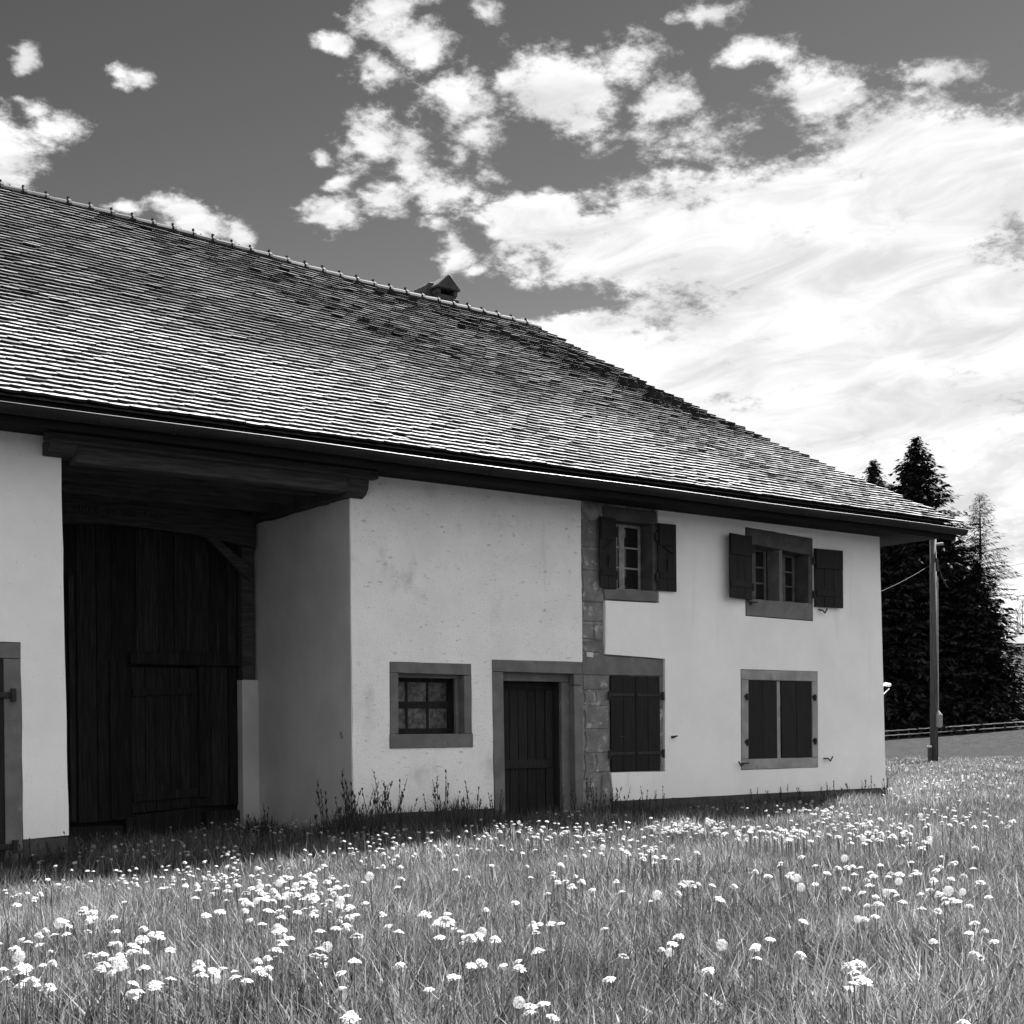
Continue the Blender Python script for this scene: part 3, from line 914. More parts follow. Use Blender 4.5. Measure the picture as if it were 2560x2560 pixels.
TW, TH_ = .226, .029
def tile_shape(e, w, ln):
    """plain tile with a segment-cut lower edge"""
    fx = np.array([-.5, -.36, -.19, 0, .19, .36, .5])
    fy = .15 * fx ** 2
    fx = fx * (w - .004)
    top = [(fx[k], fy[k], 2 * TH_ - fy[k] * TH_ / e) for k in range(7)]
    zb = 2 * TH_ - TH_ * ln / e
    back = [(.5 * (w - .004), ln, zb), (-.5 * (w - .004), ln, zb)]
    bot = [(fx[k], fy[k] + .002, 2 * TH_ - fy[k] * TH_ / e - TH_ * .95) for k in range(7)]
    v = np.array(top + back + bot + top)          # last seven: own rim for the shade painted on the lower edge
    t = [(0, 1, 8), (1, 2, 8), (2, 3, 8), (3, 7, 8), (3, 4, 7), (4, 5, 7), (5, 6, 7)]
    for k in range(6):
        t += [(16 + k, 9 + k, 10 + k), (16 + k, 10 + k, 17 + k)]
    t += [(0, 8, 9), (6, 15, 7)]
    return v, np.array(t)


def tile_tint(tv):                                # shade on the lower edges is painted in as a dark tint
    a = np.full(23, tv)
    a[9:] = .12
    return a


cands = []
s, row = 0.0, 0
while s < SL - .03:
    e = .131 + .009 * s / SL
    yp = float(np.interp(s, st_, yt))
    xh = hip_x(yp)
    x = -2.1 + (TW / 2 if row % 2 else 0)
    drift = .04 * math.sin(row * .7)
    while x < xh + .02:
        cands.append((x + drift, s, yp, e, row))
        x += TW
    s += e
    row += 1
tiles = []
for (x, s, yp, e, row) in cands:
    p = roof_pt(x, yp)
    t = (roof_pt(x, min(yp + .1, RY)) - roof_pt(x, min(yp + .1, RY) - .1)).normalized()
    rr = (roof_pt(x + .1, yp) - p).normalized()
    nn = rr.cross(t).normalized()
    rr = t.cross(nn)
    M3 = Matrix((rr, t, nn)).transposed()
    ang = -.018 + random.gauss(0, .018)    # hand-hung: most lean the same way
    if random.random() < .012:
        ang += random.uniform(-.1, .1)
    slip = random.gauss(0, .0045) - (.03 if random.random() < .008 else 0)
    lift = random.gauss(0, .0022) + (.012 if random.random() < .01 else 0)
    tilt = random.gauss(0, .012)
    M3 = M3 @ Matrix.Rotation(ang, 3, 'Z') @ Matrix.Rotation(random.gauss(0, .006), 3, 'Y') @ Matrix.Rotation(tilt, 3, 'X')
    mat4 = M3.to_4x4()
    mat4.translation = p + t * slip + nn * lift
    dep = (p - Vector((0, CAMY, 0))).dot(fwd)
    lat = (p - Vector((0, CAMY, 0))).dot(rgt) / dep
    # lichen-dark tiles drift in a band below the ridge that climbs towards the right end
    fr = yp / RY
    cen = .55 + .22 * ss(10, 17, x)
    band = math.exp(-((fr - cen + .06 * math.sin(x * 1.1)) / (.13 + .06 * ss(11, 17, x))) ** 2)
    band = float(max(band, .5 * ss(.25, .9, fr)))
    lich = .45 + .55 * math.sin(x * 2.3 + fr * 9) * math.sin(x * .9 - fr * 14)
    tv_ = random.choice((.75, .85, .95, 1, 1, 1.05, 1.1, 1.15, 1.2))
    if random.random() < .04 + .8 * band * max(.3, lich):
        tv_ = random.uniform(.2, .6)
    tv_ *= 1 - .62 * float(ss(.26, .46, fr + .03 * math.sin(x * 1.7)))
    tiles.append((dep if -.365 < lat < .38 else 99, mat4, e, tv_ * random.uniform(.94, 1.06), s))
order = sorted(range(len(tiles)), key=lambda i: tiles[i][0])
single = set(order[:300])
VAR = []
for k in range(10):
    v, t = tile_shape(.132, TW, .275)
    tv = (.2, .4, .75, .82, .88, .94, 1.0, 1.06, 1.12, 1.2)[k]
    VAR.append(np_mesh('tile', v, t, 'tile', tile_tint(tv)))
AV, AT, AA = [], [], []
vo = 0
for i, (dep, mt4, e, tv, s) in enumerate(tiles):
    if i in single:
        o = bpy.data.objects.new('tile', VAR[min(range(10), key=lambda q_: abs((.2, .4, .75, .82, .88, .94, 1.0, 1.06, 1.12, 1.2)[q_] - tv))])
        col.objects.link(o)
        o.parent = roof
        o.matrix_basis = mt4
    else:
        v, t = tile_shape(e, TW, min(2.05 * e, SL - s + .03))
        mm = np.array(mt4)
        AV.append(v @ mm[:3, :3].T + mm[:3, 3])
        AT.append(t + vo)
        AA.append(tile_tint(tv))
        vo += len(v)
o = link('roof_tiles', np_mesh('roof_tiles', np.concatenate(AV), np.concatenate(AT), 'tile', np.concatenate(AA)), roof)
o['kind'] = 'stuff'

# ridge tiles with raised collars
rt = MB()
n = 9
for (x0, x1, r0, r1) in ((0, .355, .085, .098), (.0, .045, .112, .112)):
    prf = []
    for x, r in ((x0, r0), (x1, r1)):
        ring = [(x, r * 1.15 * math.cos(a), r * math.sin(a)) for a in np.linspace(-.35, math.pi + .35, n)]
        prf.append(ring)
    o_ = len(rt.v)
    rt.v += prf[0] + prf[1]
    for k in range(n - 1):
        rt.f.append((o_ + k, o_ + k + 1, o_ + n + k + 1, o_ + n + k))
    rt.f.append(tuple(o_ + k for k in range(n)))
    rt.f.append(tuple(o_ + n + k for k in range(n - 1, -1, -1)))
rt.box(.005, .035, -.016, .016, .105, .15).box(.15, .165, -.01, .01, .088, .108)
ridge_proto = rt.build('ridge_tile', 'ridge', roof, smooth=False)
xr = 16.32 - .34
first = True
while xr > -2.2:
    o = ridge_proto if first else ridge_proto.copy()
    if not first:
        col.objects.link(o)
        o.parent = roof
    first = False
    sl = (ridge_z(xr + .34) - ridge_z(xr)) / .34
    mt4 = Matrix.Rotation(math.atan(-sl) + random.gauss(0, .01), 4, 'Y') @ Matrix.Rotation(random.gauss(0, .008), 4, 'Z') @ Matrix.Rotation(random.gauss(0, .05), 4, 'X')
    mt4.translation = Vector((xr, TY0 + RY, ridge_z(xr) - .10 + random.gauss(0, .004)))
    o.matrix_basis = mt4
    xr -= .34

# chimney behind the ridge: block, slot, gabled hood with a lower hump
CX_, CY_ = 14.55, 6.75
ch = MB().box(CX_ - .22, CX_ + .22, CY_ - .24, CY_ + .24, 7.0, 8.30).build('chimney', 'chimney', house, .015)
for (xa, xb, ya, yb_) in ((-.23, -.15, -.25, .25), (.15, .23, -.25, .25)):
    box('pier', 'chimney', ch, CX_ + xa, CX_ + xb, CY_ + ya, CY_ + yb_, 8.30, 8.40, .008)
box('collar', 'chimney', ch, CX_ - .25, CX_ + .25, CY_ - .28, CY_ + .28, 8.18, 8.235, .01)
MB().box(CX_ - .169, CX_ + .169, CY_ + .05, CY_ + .09, 8.30, 8.40).build('flue', 'dark_room', ch)
MB().prism([(CX_ - .28, 8.40), (CX_ + .28, 8.40), (CX_ + .26, 8.44), (CX_ + .02, 8.67), (CX_ - .01, 8.67), (CX_ - .26, 8.44)], CY_ - .30, CY_ + .36).build('hood', 'chimney', ch, .012)
MB().prism([(CX_ - .40, 8.10), (CX_ - .16, 8.10), (CX_ - .16, 8.56), (CX_ - .27, 8.55), (CX_ - .35, 8.47), (CX_ - .39, 8.33)], CY_ - .05, CY_ + .42).build('side_hood', 'chimney', ch, .02)

# white rail bracket sticking out from the gable wall behind the corner
MB().tube([(19.0, .28, .72), (19.55, .28, .76)], .012, 6).tube([(19.0, .28, .70), (19.18, .28, .58), (19.42, .28, .61), (19.56, .28, .70)], .012, 6).tube(
    [(19.44, .28, .775), (19.58, .28, .765)], .03, 8).build('gable_bracket', 'white_metal', house)

# ------------------------------------------------------------------ utility pole
PX, PY = 43.86, 17.20
pz = float(ground_z(PX, PY))
pole = empty('utility_pole', (PX, PY, pz), 'tall wooden utility pole standing in the meadow right of the house', 'pole')
MB().tube([(PX, PY, pz - .3), (PX + .02, PY, 2), (PX + .06, PY, 7.25)], .155, 14, .12).build('shaft', 'pole_wood', pole, smooth=True)
pr = lambda dx, z, s=.0: (PX + rgt.x * dx - fwd.x * s, PY + rgt.y * dx - fwd.y * s, z)
MB().tube([pr(.15, .72, .05), pr(.16, 3, .05), pr(.17, 5.75, .05)], .028, 8).build('cable_conduit', 'grey_box', pole)
MB().tube([pr(.12, .70, .06), pr(.155, .52, .08)], .03, 8, .12).build('cable_cone', 'grey_box', pole)
a = pr(.155, 0, .08)
MB().box(a[0] - .11, a[0] + .11, a[1] - .11, a[1] + .11, .06, .53).build('junction_box', 'grey_box', pole, .01)
a = pr(.26, 0)
MB().tube([pr(.1, 6.98), pr(.42, 7.0)], .055, 8).build('insulator_arm', 'grey_box', pole)
MB().tube([pr(.13, 6.45, .1), pr(.15, 5.95, .1)], .05, 8).build('cable_clamp', 'iron', pole)
MB().tube([pr(.18, 6.32), pr(.36, 5.75), pr(.56, 5.35)], .022, 6).build('cable_tail', 'cable', pole)
mk = MB().box(PX - .25, PX - .12, PY + .0, PY + .12, pz - .2, -.72).build('marker_post', 'pole_wood', None, .01)
tag(mk, 'short stub post with white cap at foot of utility pole', 'post')
cpx = MB().box(PX - .26, PX - .11, PY - .01, PY + .13, -.72, -.64).build('cap', 'white_metal', mk, .015)
wire = MB().tube([Vector((PX, PY, 6.25)).lerp(Vector((18.9, 8, 2.9)), t) - Vector((0, 0, 1.1 * 4 * t * (1 - t))) for t in np.linspace(0, 1, 14)], .009, 5).build('service_cable', 'cable')
tag(wire, 'thin sagging cable running from the utility pole towards the house', 'cable')

# ------------------------------------------------------------------ field fence
def lerp(a, b2, t): return a + (b2 - a) * t
def at_view(u, d, z=None):
    x = d * (math.sin(TH) + u * math.cos(TH))
    y = CAMY + d * (math.cos(TH) - u * math.sin(TH))
    return x, y, float(ground_z(x, y)) if z is None else z

fence = empty('field_fence', at_view(.33, 108), 'low white two-rail fence along the far edge of the meadow', 'fence')
nodes = []
for k in range(26):
    u = .235 + k * .0078
    x, y, z = at_view(u, 108)
    nodes.append((x, y, z))
for k, (x, y, z) in enumerate(nodes):
    MB().box(x - .05, x + .05, y - .05, y + .05, z - .3, z + .72).build('post', 'pole_wood', fence, .01)
    if k:
        x0, y0, z0 = nodes[k - 1]
        for h in (.62, .26):
            MB().tube([(x0, y0 - .07, z0 + h), ((x0 + x) / 2, (y0 + y) / 2 - .07, (z0 + z) / 2 + h - .02), (x, y - .07, z + h)], .045, 6).build('rail', 'white_metal', fence)

# ------------------------------------------------------------------ trees
def spruce_mesh(h, r, seed, dense=1.0, droop=.35, spray=(.5, 1.0), wid=(.18, .34), top_pow=.98, start=.03, tuft=2):
    g_ = np.random.default_rng(seed)
    V, T = [], []
    n = 0
    z = h * start
    while z < h - .15:
        f = z / h
        L0 = r * (1 - f) ** top_pow + .12
        for k in range(int(g_.integers(5, 9) * dense) + 1):
            a = g_.uniform(0, 2 * math.pi)
            L = L0 * g_.uniform(.4, 1.22)
            rise = lerp(-.25, .75, f ** 2) + g_.uniform(-.12, .12)
            dr = droop * (1 - f)
            steps = max(3, int(L / .22))
            tt = (np.arange(steps) + g_.uniform(0, 1, steps)) / steps
            tt = np.repeat(tt, tuft)
            m_ = len(tt)
            rad = tt * L
            zz_ = z + rad * rise - dr * rad * tt * 1.1 + g_.normal(0, .04, m_) + np.where(tt > .8, (tt - .8) * L * .35, 0)
            ox, oy = math.cos(a), math.sin(a)
            sd_ = g_.normal(0, 1, m_) * (.10 + .10 * L0) * (1.05 - tt * .6)
            c = np.stack([ox * rad - oy * sd_, oy * rad + ox * sd_, zz_], 1)
            ln = g_.uniform(*spray, m_) * (.3 + .7 * min(1, L0 / 2.2))
            wd = g_.uniform(*wid, m_) * (.4 + .6 * min(1, L0 / 2.2))
            da = a + np.sign(sd_) * g_.uniform(.1, 1.0, m_)
            dz = g_.uniform(-.75, .15, m_)
            dirv = np.stack([np.cos(da), np.sin(da), dz], 1)
            dirv /= np.linalg.norm(dirv, axis=1)[:, None]
            sdv = np.stack([-np.sin(da), np.cos(da), g_.uniform(-.9, .9, m_)], 1)
            sdv /= np.linalg.norm(sdv, axis=1)[:, None]
            p0 = c - dirv * ln[:, None] * .3
            p1 = c + sdv * wd[:, None] * .5 + dirv * ln[:, None] * .1
            p2 = c - sdv * wd[:, None] * .5 + dirv * ln[:, None] * .1
            p3 = c + dirv * ln[:, None] * .7
            V.append(np.stack([p0, p1, p2, p3], 1).reshape(-1, 3))
            i = n + np.arange(m_) * 4
            T.append(np.stack([i, i + 1, i + 2], 1))
            T.append(np.stack([i + 1, i + 3, i + 2], 1))
            n += 4 * m_
        z += g_.uniform(.2, .36) / max(.6, dense) * (1 if f < .85 else .6)
    return np.concatenate(V), np.concatenate(T)


def conifer(name, u, d, h, r, seed, label, mat='needles', **kw):
    x, y, z = at_view(u, d)
    t = empty(name, (x, y, z), label, 'tree')
    v, tt = spruce_mesh(h, r, seed, **kw)
    o = bpy.data.objects.new('crown', np_mesh('crown', v, tt, mat))
    col.objects.link(o)
    o.parent = t
    tr_ = MB().tube([(0, 0, -.3), (0, 0, h * .5), (0, 0, h * .99)], .018 * h, 8, .02).build('trunk', 'bark', None)
    tr_.parent = t
    return t


UP = lambda px: (px - 966) / 2585
GT = 'dark conifers beyond the fence'
conifer('spruce_tree', UP(1733), 118, 25.6, 11.0, 3, 'tallest dark spruce with pointed top rising above the roof edge', dense=1.6)
conifer('spruce_tree', UP(1653), 122, 24.6, 9.0, 4, 'slim dark spruce whose tip shows just above the roof slope', dense=1.4)
conifer('spruce_tree', UP(1694), 114, 18.5, 8.0, 5, 'dark spruce right beside the house corner, under the eave', dense=1.5)
conifer('spruce_tree', UP(1792), 115, 17.0, 8.5, 6, 'dark spruce just right of the utility pole', dense=1.5)
conifer('spruce_tree', UP(1846), 113, 14.2, 6.6, 7, 'shorter dark spruce below the larch at the right', dense=1.5, droop=.6)
conifer('spruce_tree', UP(1640), 113, 15.0, 6.5, 8, 'dark spruce mostly hidden behind the house corner', dense=1.5)
conifer('larch_tree', UP(1853), 117, 20.2, 5.6, 9, 'thin see-through larch with hanging twigs at right', 'needles_larch', dense=.85, droop=.55,
        spray=(.4, 1.0), wid=(.045, .09), top_pow=.7, start=.15, tuft=4)
conifer('spruce_tree', UP(1770), 126, 15.0, 6.5, 12, 'dark spruce at the back of the conifer clump', dense=1.0)

# low dark undergrowth behind the fence
hd = MB()
V, T = [], []
n = 0
hx0, hx1 = at_view(.24, 111), at_view(.352, 111)
m_ = 5200
tt = rng.uniform(0, 1, m_)
c = np.stack([hx0[0] + (hx1[0] - hx0[0]) * tt + rng.normal(0, .7, m_), hx0[1] + (hx1[1] - hx0[1]) * tt + rng.normal(0, .7, m_),
              np.zeros(m_)], 1)
c[:, 2] = ground_z(c[:, 0], c[:, 1]) + rng.uniform(0, 1, m_) ** 1.4 * (1.3 + .6 * np.sin(tt * 40) + .4 * np.sin(tt * 97))
dv_ = rng.normal(0, 1, (m_, 3)); dv_ /= np.linalg.norm(dv_, axis=1)[:, None]
ev_ = rng.normal(0, 1, (m_, 3)); ev_ /= np.linalg.norm(ev_, axis=1)[:, None]
V = np.stack([c - dv_ * .2, c + ev_ * .12, c + dv_ * .2, c - ev_ * .12], 1).reshape(-1, 3)
i = np.arange(m_) * 4
T = np.concatenate([np.stack([i, i + 1, i + 2], 1), np.stack([i, i + 2, i + 3], 1)])
hedge = tag(link('hedge', np_mesh('hedge', V, T, 'hedge')), 'low dark hedge growing behind the white fence', 'hedge')

# ------------------------------------------------------------------ neighbouring house at the right edge
hx, hy, hz = at_view(UP(1985), 138)
nb = empty('neighbour_house', (hx, hy, hz), 'dark timber house with pale roof at the right edge behind the trees', 'house')
ux, uy = rgt.x, rgt.y
def hp(a, b2, z): return (hx + ux * a + fwd.x * b2, hy + uy * a + fwd.y * b2, hz + z)
def hbox(name, mat, a0, a1, b0, b1, z0, z1, parent):
    m_ = MB().add([hp(a0, b0, z0), hp(a1, b0, z0), hp(a1, b1, z0), hp(a0, b1, z0), hp(a0, b0, z1), hp(a1, b0, z1), hp(a1, b1, z1), hp(a0, b1, z1)],
                  [(0, 3, 2, 1), (4, 5, 6, 7), (0, 1, 5, 4), (1, 2, 6, 5), (2, 3, 7, 6), (3, 0, 4, 7)])
    return m_.build(name, mat, parent, .02)
wl = hbox('wall', 'far_wall', -3.3, 6, 0, 9, -.5, 8.2, nb)
for k in range(2):
    for zz_ in (1.2, 4.6, 7.0):
        wf = hbox('window', 'stone', -1.9 + k * 3, -.7 + k * 3, -.08, -.01, zz_, zz_ + 1.3, nb)
        hbox('pane', 'glass_dark', -1.8 + k * 3, -.8 + k * 3, -.1, -.081, zz_ + .1, zz_ + 1.2, wf)
hbox('balcony', 'far_wall', -3.6, 6.2, -1.0, -.11, 3.6, 4.3, nb)
rf = MB().add([hp(-4.4, -1.3, 8.1), hp(7, -1.3, 8.1), hp(7, 4.5, 9.6), hp(-1.5, 4.5, 9.6), hp(-4.4, 10.3, 8.1), hp(7, 10.3, 8.1),
               hp(-4.4, -1.3, 8.3), hp(7, -1.3, 8.3), hp(7, 4.5, 9.8), hp(-1.5, 4.5, 9.8), hp(-4.4, 10.3, 8.3), hp(7, 10.3, 8.3)],
              [(0, 1, 2, 3), (3, 2, 5, 4), (0, 3, 4), (6, 9, 8, 7), (9, 10, 11, 8), (6, 10, 9), (0, 6, 7, 1), (1, 7, 8, 2), (2, 8, 11, 5), (5, 11, 10, 4), (4, 10, 6, 0)]).build('roof', 'far_roof', nb)

# bare poplars far behind
def bare_tree(u, d, h, seed, label):
    x, y, z = at_view(u, d)
    t = empty('bare_tree', (x, y, z), label, 'tree', 'bare trees behind the neighbouring house')
    rr_ = random.Random(seed)
    MB().tube([(0, 0, -.3), (0.1, 0, h * .5), (0, 0, h)], .18, 6, .03)
    tk = MB().tube([(0, 0, -.3), (.1, 0, h * .5), (0, 0, h)], .18, 6, .03).build('trunk', 'twig', None)
    tk.parent = t
    b_ = MB()
    for k in range(120):
        z0 = h * rr_.uniform(.15, .97)
        a = rr_.uniform(0, 6.28)
        L = (h - z0) * .18 + .8
        L *= rr_.uniform(.6, 1.2)
        b_.tube([(0, 0, z0), (math.cos(a) * L * .3, math.sin(a) * L * .3, z0 + L * .45), (math.cos(a) * L * .5, math.sin(a) * L * .5, z0 + L * 1.2)], .04, 4, .012, cap=False)
    cr = b_.build('crown', 'twig', None)
    cr.parent = t


bare_tree(UP(1921), 200, 17.5, 1, 'leftmost of the pale leafless trees behind the neighbouring roof')
bare_tree(UP(1931), 204, 19.0, 2, 'middle one of the pale leafless trees behind the neighbouring roof')
bare_tree(UP(1943), 202, 18.0, 3, 'rightmost of the pale leafless trees behind the neighbouring roof')
for k, z in enumerate((18.4, 17.2, 15.3)):
    a = at_view(UP(1840), 150, z - 1.2)
    b2 = at_view(UP(2080), 150, z + 2.0)
    w = MB().tube([Vector(a).lerp(Vector(b2), t) - Vector((0, 0, .5 * 4 * t * (1 - t))) for t in np.linspace(0, 1, 9)], .022, 4).build('power_line', 'grey_box')
    tag(w, ('uppermost', 'middle', 'lowest')[k] + ' thin power line crossing the sky at the right edge', 'power line')

# ------------------------------------------------------------------ meadow
def blades(x, y, h, w, lean, tint, seg2=True):
    n = len(x)
    z = ground_z(x, y) - .015
    a = rng.uniform(0, 2 * math.pi, n)           # facing
    b_ = rng.uniform(0, 2 * math.pi, n)          # bending direction
    wx, wy = np.cos(a) * w * .5, np.sin(a) * w * .5
    lx, ly = np.cos(b_) * lean * h, np.sin(b_) * lean * h
    p0 = np.stack([x - wx, y - wy, z], 1)
    p1 = np.stack([x + wx, y + wy, z], 1)
    mx, my = x + lx * .35, y + ly * .35
    p2 = np.stack([mx - wx * .85, my - wy * .85, z + h * .58], 1)
    p3 = np.stack([mx + wx * .85, my + wy * .85, z + h * .58], 1)
    p4 = np.stack([x + lx, y + ly, z + h * np.sqrt(np.maximum(.2, 1 - (lean * .8) ** 2))], 1)
    V = np.stack([p0, p1, p2, p3, p4], 1).reshape(-1, 3)
    i = np.arange(n) * 5
    T = np.concatenate([np.stack([i, i + 1, i + 3], 1), np.stack([i, i + 3, i + 2], 1), np.stack([i + 2, i + 3, i + 4], 1)])
    return V, T, np.repeat(tint, 5)


def inside_house(x, y):
    h_ = (y > -.03) & (x > -2.1) & (x < 19.06) & (y < 12.1)
    rec = (x > 5.06) & (x < 8.58) & (y < 2.45)
    return h_ & ~rec


def scatter(n, d0, d1, u0, u1):
    d = np.sqrt(rng.uniform(d0 ** 2, d1 ** 2, n))
    u = rng.uniform(u0, u1, n)
    x = d * (math.sin(TH) + u * math.cos(TH))
    y = CAMY + d * (math.cos(TH) - u * math.sin(TH))
    k = ~inside_house(x, y)
    return x[k], y[k], d[k]


PV, PT, PA_ = [], [], []
vo = 0
def push(V, T, A):
    global vo
    PV.append(V); PT.append(T + vo); PA_.append(A)
    vo += len(V)


def clump(x, y):
    return .5 + .5 * np.sin(x * 2.1 + 1.3 * np.sin(y * 1.7)) * np.sin(y * 2.4 + 1.1 * np.sin(x * 1.3))


for (n, d0, d1, u0, u1, h0, h1, w0, w1) in ((120000, 1.9, 6.5, -.47, .47, .12, .28, .0042, .0085), (140000, 6.5, 12.5, -.46, .46, .12, .28, .006, .0105),
                                            (130000, 12.5, 22.5, -.46, .46, .13, .28, .008, .014), (45000, 17, 27, .2, .46, .14, .30, .010, .018),
                                            (60000, 27, 44, .22, .44, .12, .26, .016, .030), (42000, 44, 60, .22, .42, .08, .18, .022, .045)):
    x, y, d = scatter(n, d0, d1, u0, u1)
    c = clump(x, y)
    m_ = len(x)
    h = rng.uniform(h0, h1, m_) * (.72 + .5 * c)
    near = ss(-2.4, -.4, y) * (x > 4) * (x < 19.3)
    h *= 1 + .25 * near
    tint = rng.lognormal(-.08, .58, m_) * (.85 + .3 * c)
    tint = np.where(rng.uniform(0, 1, m_) < .04, tint * 2.2, tint)
    push(*blades(x, y, h, rng.uniform(w0, w1, m_), rng.uniform(.1, .75, m_) ** 1.2, np.clip(tint, .3, 3.2)))
# uncut fringe along the foot of the walls
for (n, xa, xb, ya, yb_, h0, h1) in ((4200, 8.1, 10.85, -.55, -.04, .28, .58), (1500, 10.8, 13.0, -.6, -.05, .22, .46), (4200, 12.9, 19.2, -.45, -.05, .2, .40),
                                     (1300, 3.0, 5.1, -.5, -.04, .22, .42), (900, 5.1, 8.6, .3, 2.4, .15, .35)):
    x = rng.uniform(xa, xb, n)
    y = rng.uniform(ya, yb_, n)
    push(*blades(x, y, rng.uniform(h0, h1, n) * (.55 + .6 * clump(x * 2.2, y * 1.3 + 4)), rng.uniform(.005, .010, n), rng.uniform(.05, .5, n), rng.uniform(.35, .9, n)))
# flowering stalks, thin and tall
x, y, d = scatter(5200, 2.4, 26, -.46, .46)
m_ = len(x)
push(*blades(x, y, rng.uniform(.28, .44, m_), rng.uniform(.003, .005, m_) * (1 + d * .06), rng.uniform(.02, .3, m_), rng.uniform(.45, 1.0, m_)))
# broad leaves of the dandelion rosettes
x, y, d = scatter(15000, 2.0, 16, -.46, .46)
m_ = len(x)
push(*blades(x, y, rng.uniform(.08, .19, m_), rng.uniform(.016, .042, m_), rng.uniform(.5, .95, m_), rng.uniform(.55, 1.1, m_)))
grass = link('meadow_grass', np_mesh('meadow_grass', np.concatenate(PV), np.concatenate(PT), 'grass', np.concatenate(PA_)))
grass['kind'] = 'stuff'
tag(grass, 'tall meadow grass covering the ground in front of the house', 'grass')

# tall weeds against the walls
def weed_mesh(seed, h, stalks, spread):
    g_ = random.Random(seed)
    b_ = MB()
    for k in range(stalks):
        x0, y0 = g_.gauss(0, spread), g_.gauss(0, spread * .4)
        hh = h * g_.uniform(.35, 1.05)
        lx, ly = g_.gauss(0, .09) * hh * 2, g_.gauss(0, .05) * hh
        pts = [(x0, y0, -.05), (x0 + lx * .3, y0 + ly * .3, hh * .5), (x0 + lx, y0 + ly, hh)]
        b_.tube(pts, .0045, 4, .002, cap=False)
        for q_ in range(g_.randint(4, 9)):        # seed spikelets
            t = g_.uniform(.62, 1.0)
            c = Vector((x0 + lx * t, y0 + ly * t, hh * t))
            a = g_.uniform(0, 6.28)
            dv2 = Vector((math.cos(a) * .35, math.sin(a) * .35, g_.uniform(.6, 1.0))).normalized() * g_.uniform(.025, .06)
            sv = Vector((-math.sin(a), math.cos(a), 0)) * g_.uniform(.005, .011)
            o_ = len(b_.v)
            b_.v += [tuple(c), tuple(c + dv2 * .5 + sv), tuple(c + dv2), tuple(c + dv2 * .5 - sv)]
            b_.f.append((o_, o_ + 1, o_ + 2, o_ + 3))
        for q_ in range(5):                      # leaves
            t = g_.uniform(.1, .6)
            c = Vector((x0 + lx * t, y0 + ly * t, hh * t))
            a = g_.uniform(0, 6.28)
            dv2 = Vector((math.cos(a), math.sin(a), g_.uniform(.4, 1.4))).normalized() * g_.uniform(.1, .22)
            sv = Vector((-math.sin(a), math.cos(a), 0)) * .006
            o_ = len(b_.v)
            b_.v += [tuple(c), tuple(c + dv2 * .5 + sv), tuple(c + dv2 - Vector((0, 0, .03))), tuple(c + dv2 * .5 - sv)]
            b_.f.append((o_, o_ + 1, o_ + 2, o_ + 3))
    me = bpy.data.meshes.new('weed_tuft')
    me.from_pydata(b_.v, [], b_.f)
    at_ = me.attributes.new('tint', 'FLOAT', 'POINT')
    at_.data.foreach_set('value', np.full(len(b_.v), 1.0, dtype=np.float32))
    me.materials.append(M['weed'])
    return me


wm = [weed_mesh(1, .62, 22, .13), weed_mesh(2, .48, 13, .16), weed_mesh(3, .75, 10, .11), weed_mesh(4, .40, 16, .22)]
for k, (x, y, v_, s, lb) in enumerate([
        (8.35, -.35, 0, 1.0, 'thick seeding grass tuft just left of the plaster wall corner'),
        (8.78, -.30, 0, 1.12, 'densest tall seeding grass tuft standing right at the wall corner'),
        (9.08, -.25, 2, .95, 'tall single grass stalks right of the corner tuft'),
        (9.45, -.22, 1, .9, 'short grass tuft below the left side of the small window'),
        (9.80, -.25, 2, 1.05, 'tallest thin grass stalk below the small window'),
        (10.05, -.24, 1, 1.1, 'grass tuft below the right side of the small window'),
        (10.45, -.25, 1, .85, 'sparse grass tuft between small window and door frame'),
        (10.70, -.22, 2, .70, 'grass tuft touching the left jamb of the door'),
        (11.55, -.45, 2, .72, 'grass stalks in front of the door leaf'),
        (11.9, -.50, 2, .85, 'leaning weed stalk in front of the right door jamb'),
        (12.6, -.35, 0, .80, 'weeds at the foot of the bare stone pier'),
        (13.1, -.28, 1, .85, 'grass tuft below the closed shutter next to the pier'),
        (13.6, -.26, 2, .65, 'thin stalks right of the tuft below the closed shutter'),
        (15.9, -.25, 3, .8, 'low tuft below the left half of the mullioned window'),
        (16.6, -.25, 3, .85, 'low tuft below the mullion of the lower right window'),
        (17.7, -.25, 3, .9, 'low tuft at the plinth right of the lower window'),
        (18.6, -.25, 3, 1.0, 'tuft at the right end of the plinth'),
        (4.85, -.28, 1, .75, 'dark grass tuft at the foot of the left pier'),
        (4.65, -.45, 3, .8, 'dark tuft beside the stable door jamb'),
        (7.9, 1.2, 1, .8, 'dark arching grass in front of the recess side wall')]):
    o = link('weed_tuft', wm[v_])
    o.location = (x, y, float(ground_z(x, y)))
    o.rotation_euler = (0, 0, random.uniform(-.5, .5))
    s *= 1.3
    o.scale = (s, s, s)
    tag(o, lb, 'weeds', 'weeds along the wall foot')

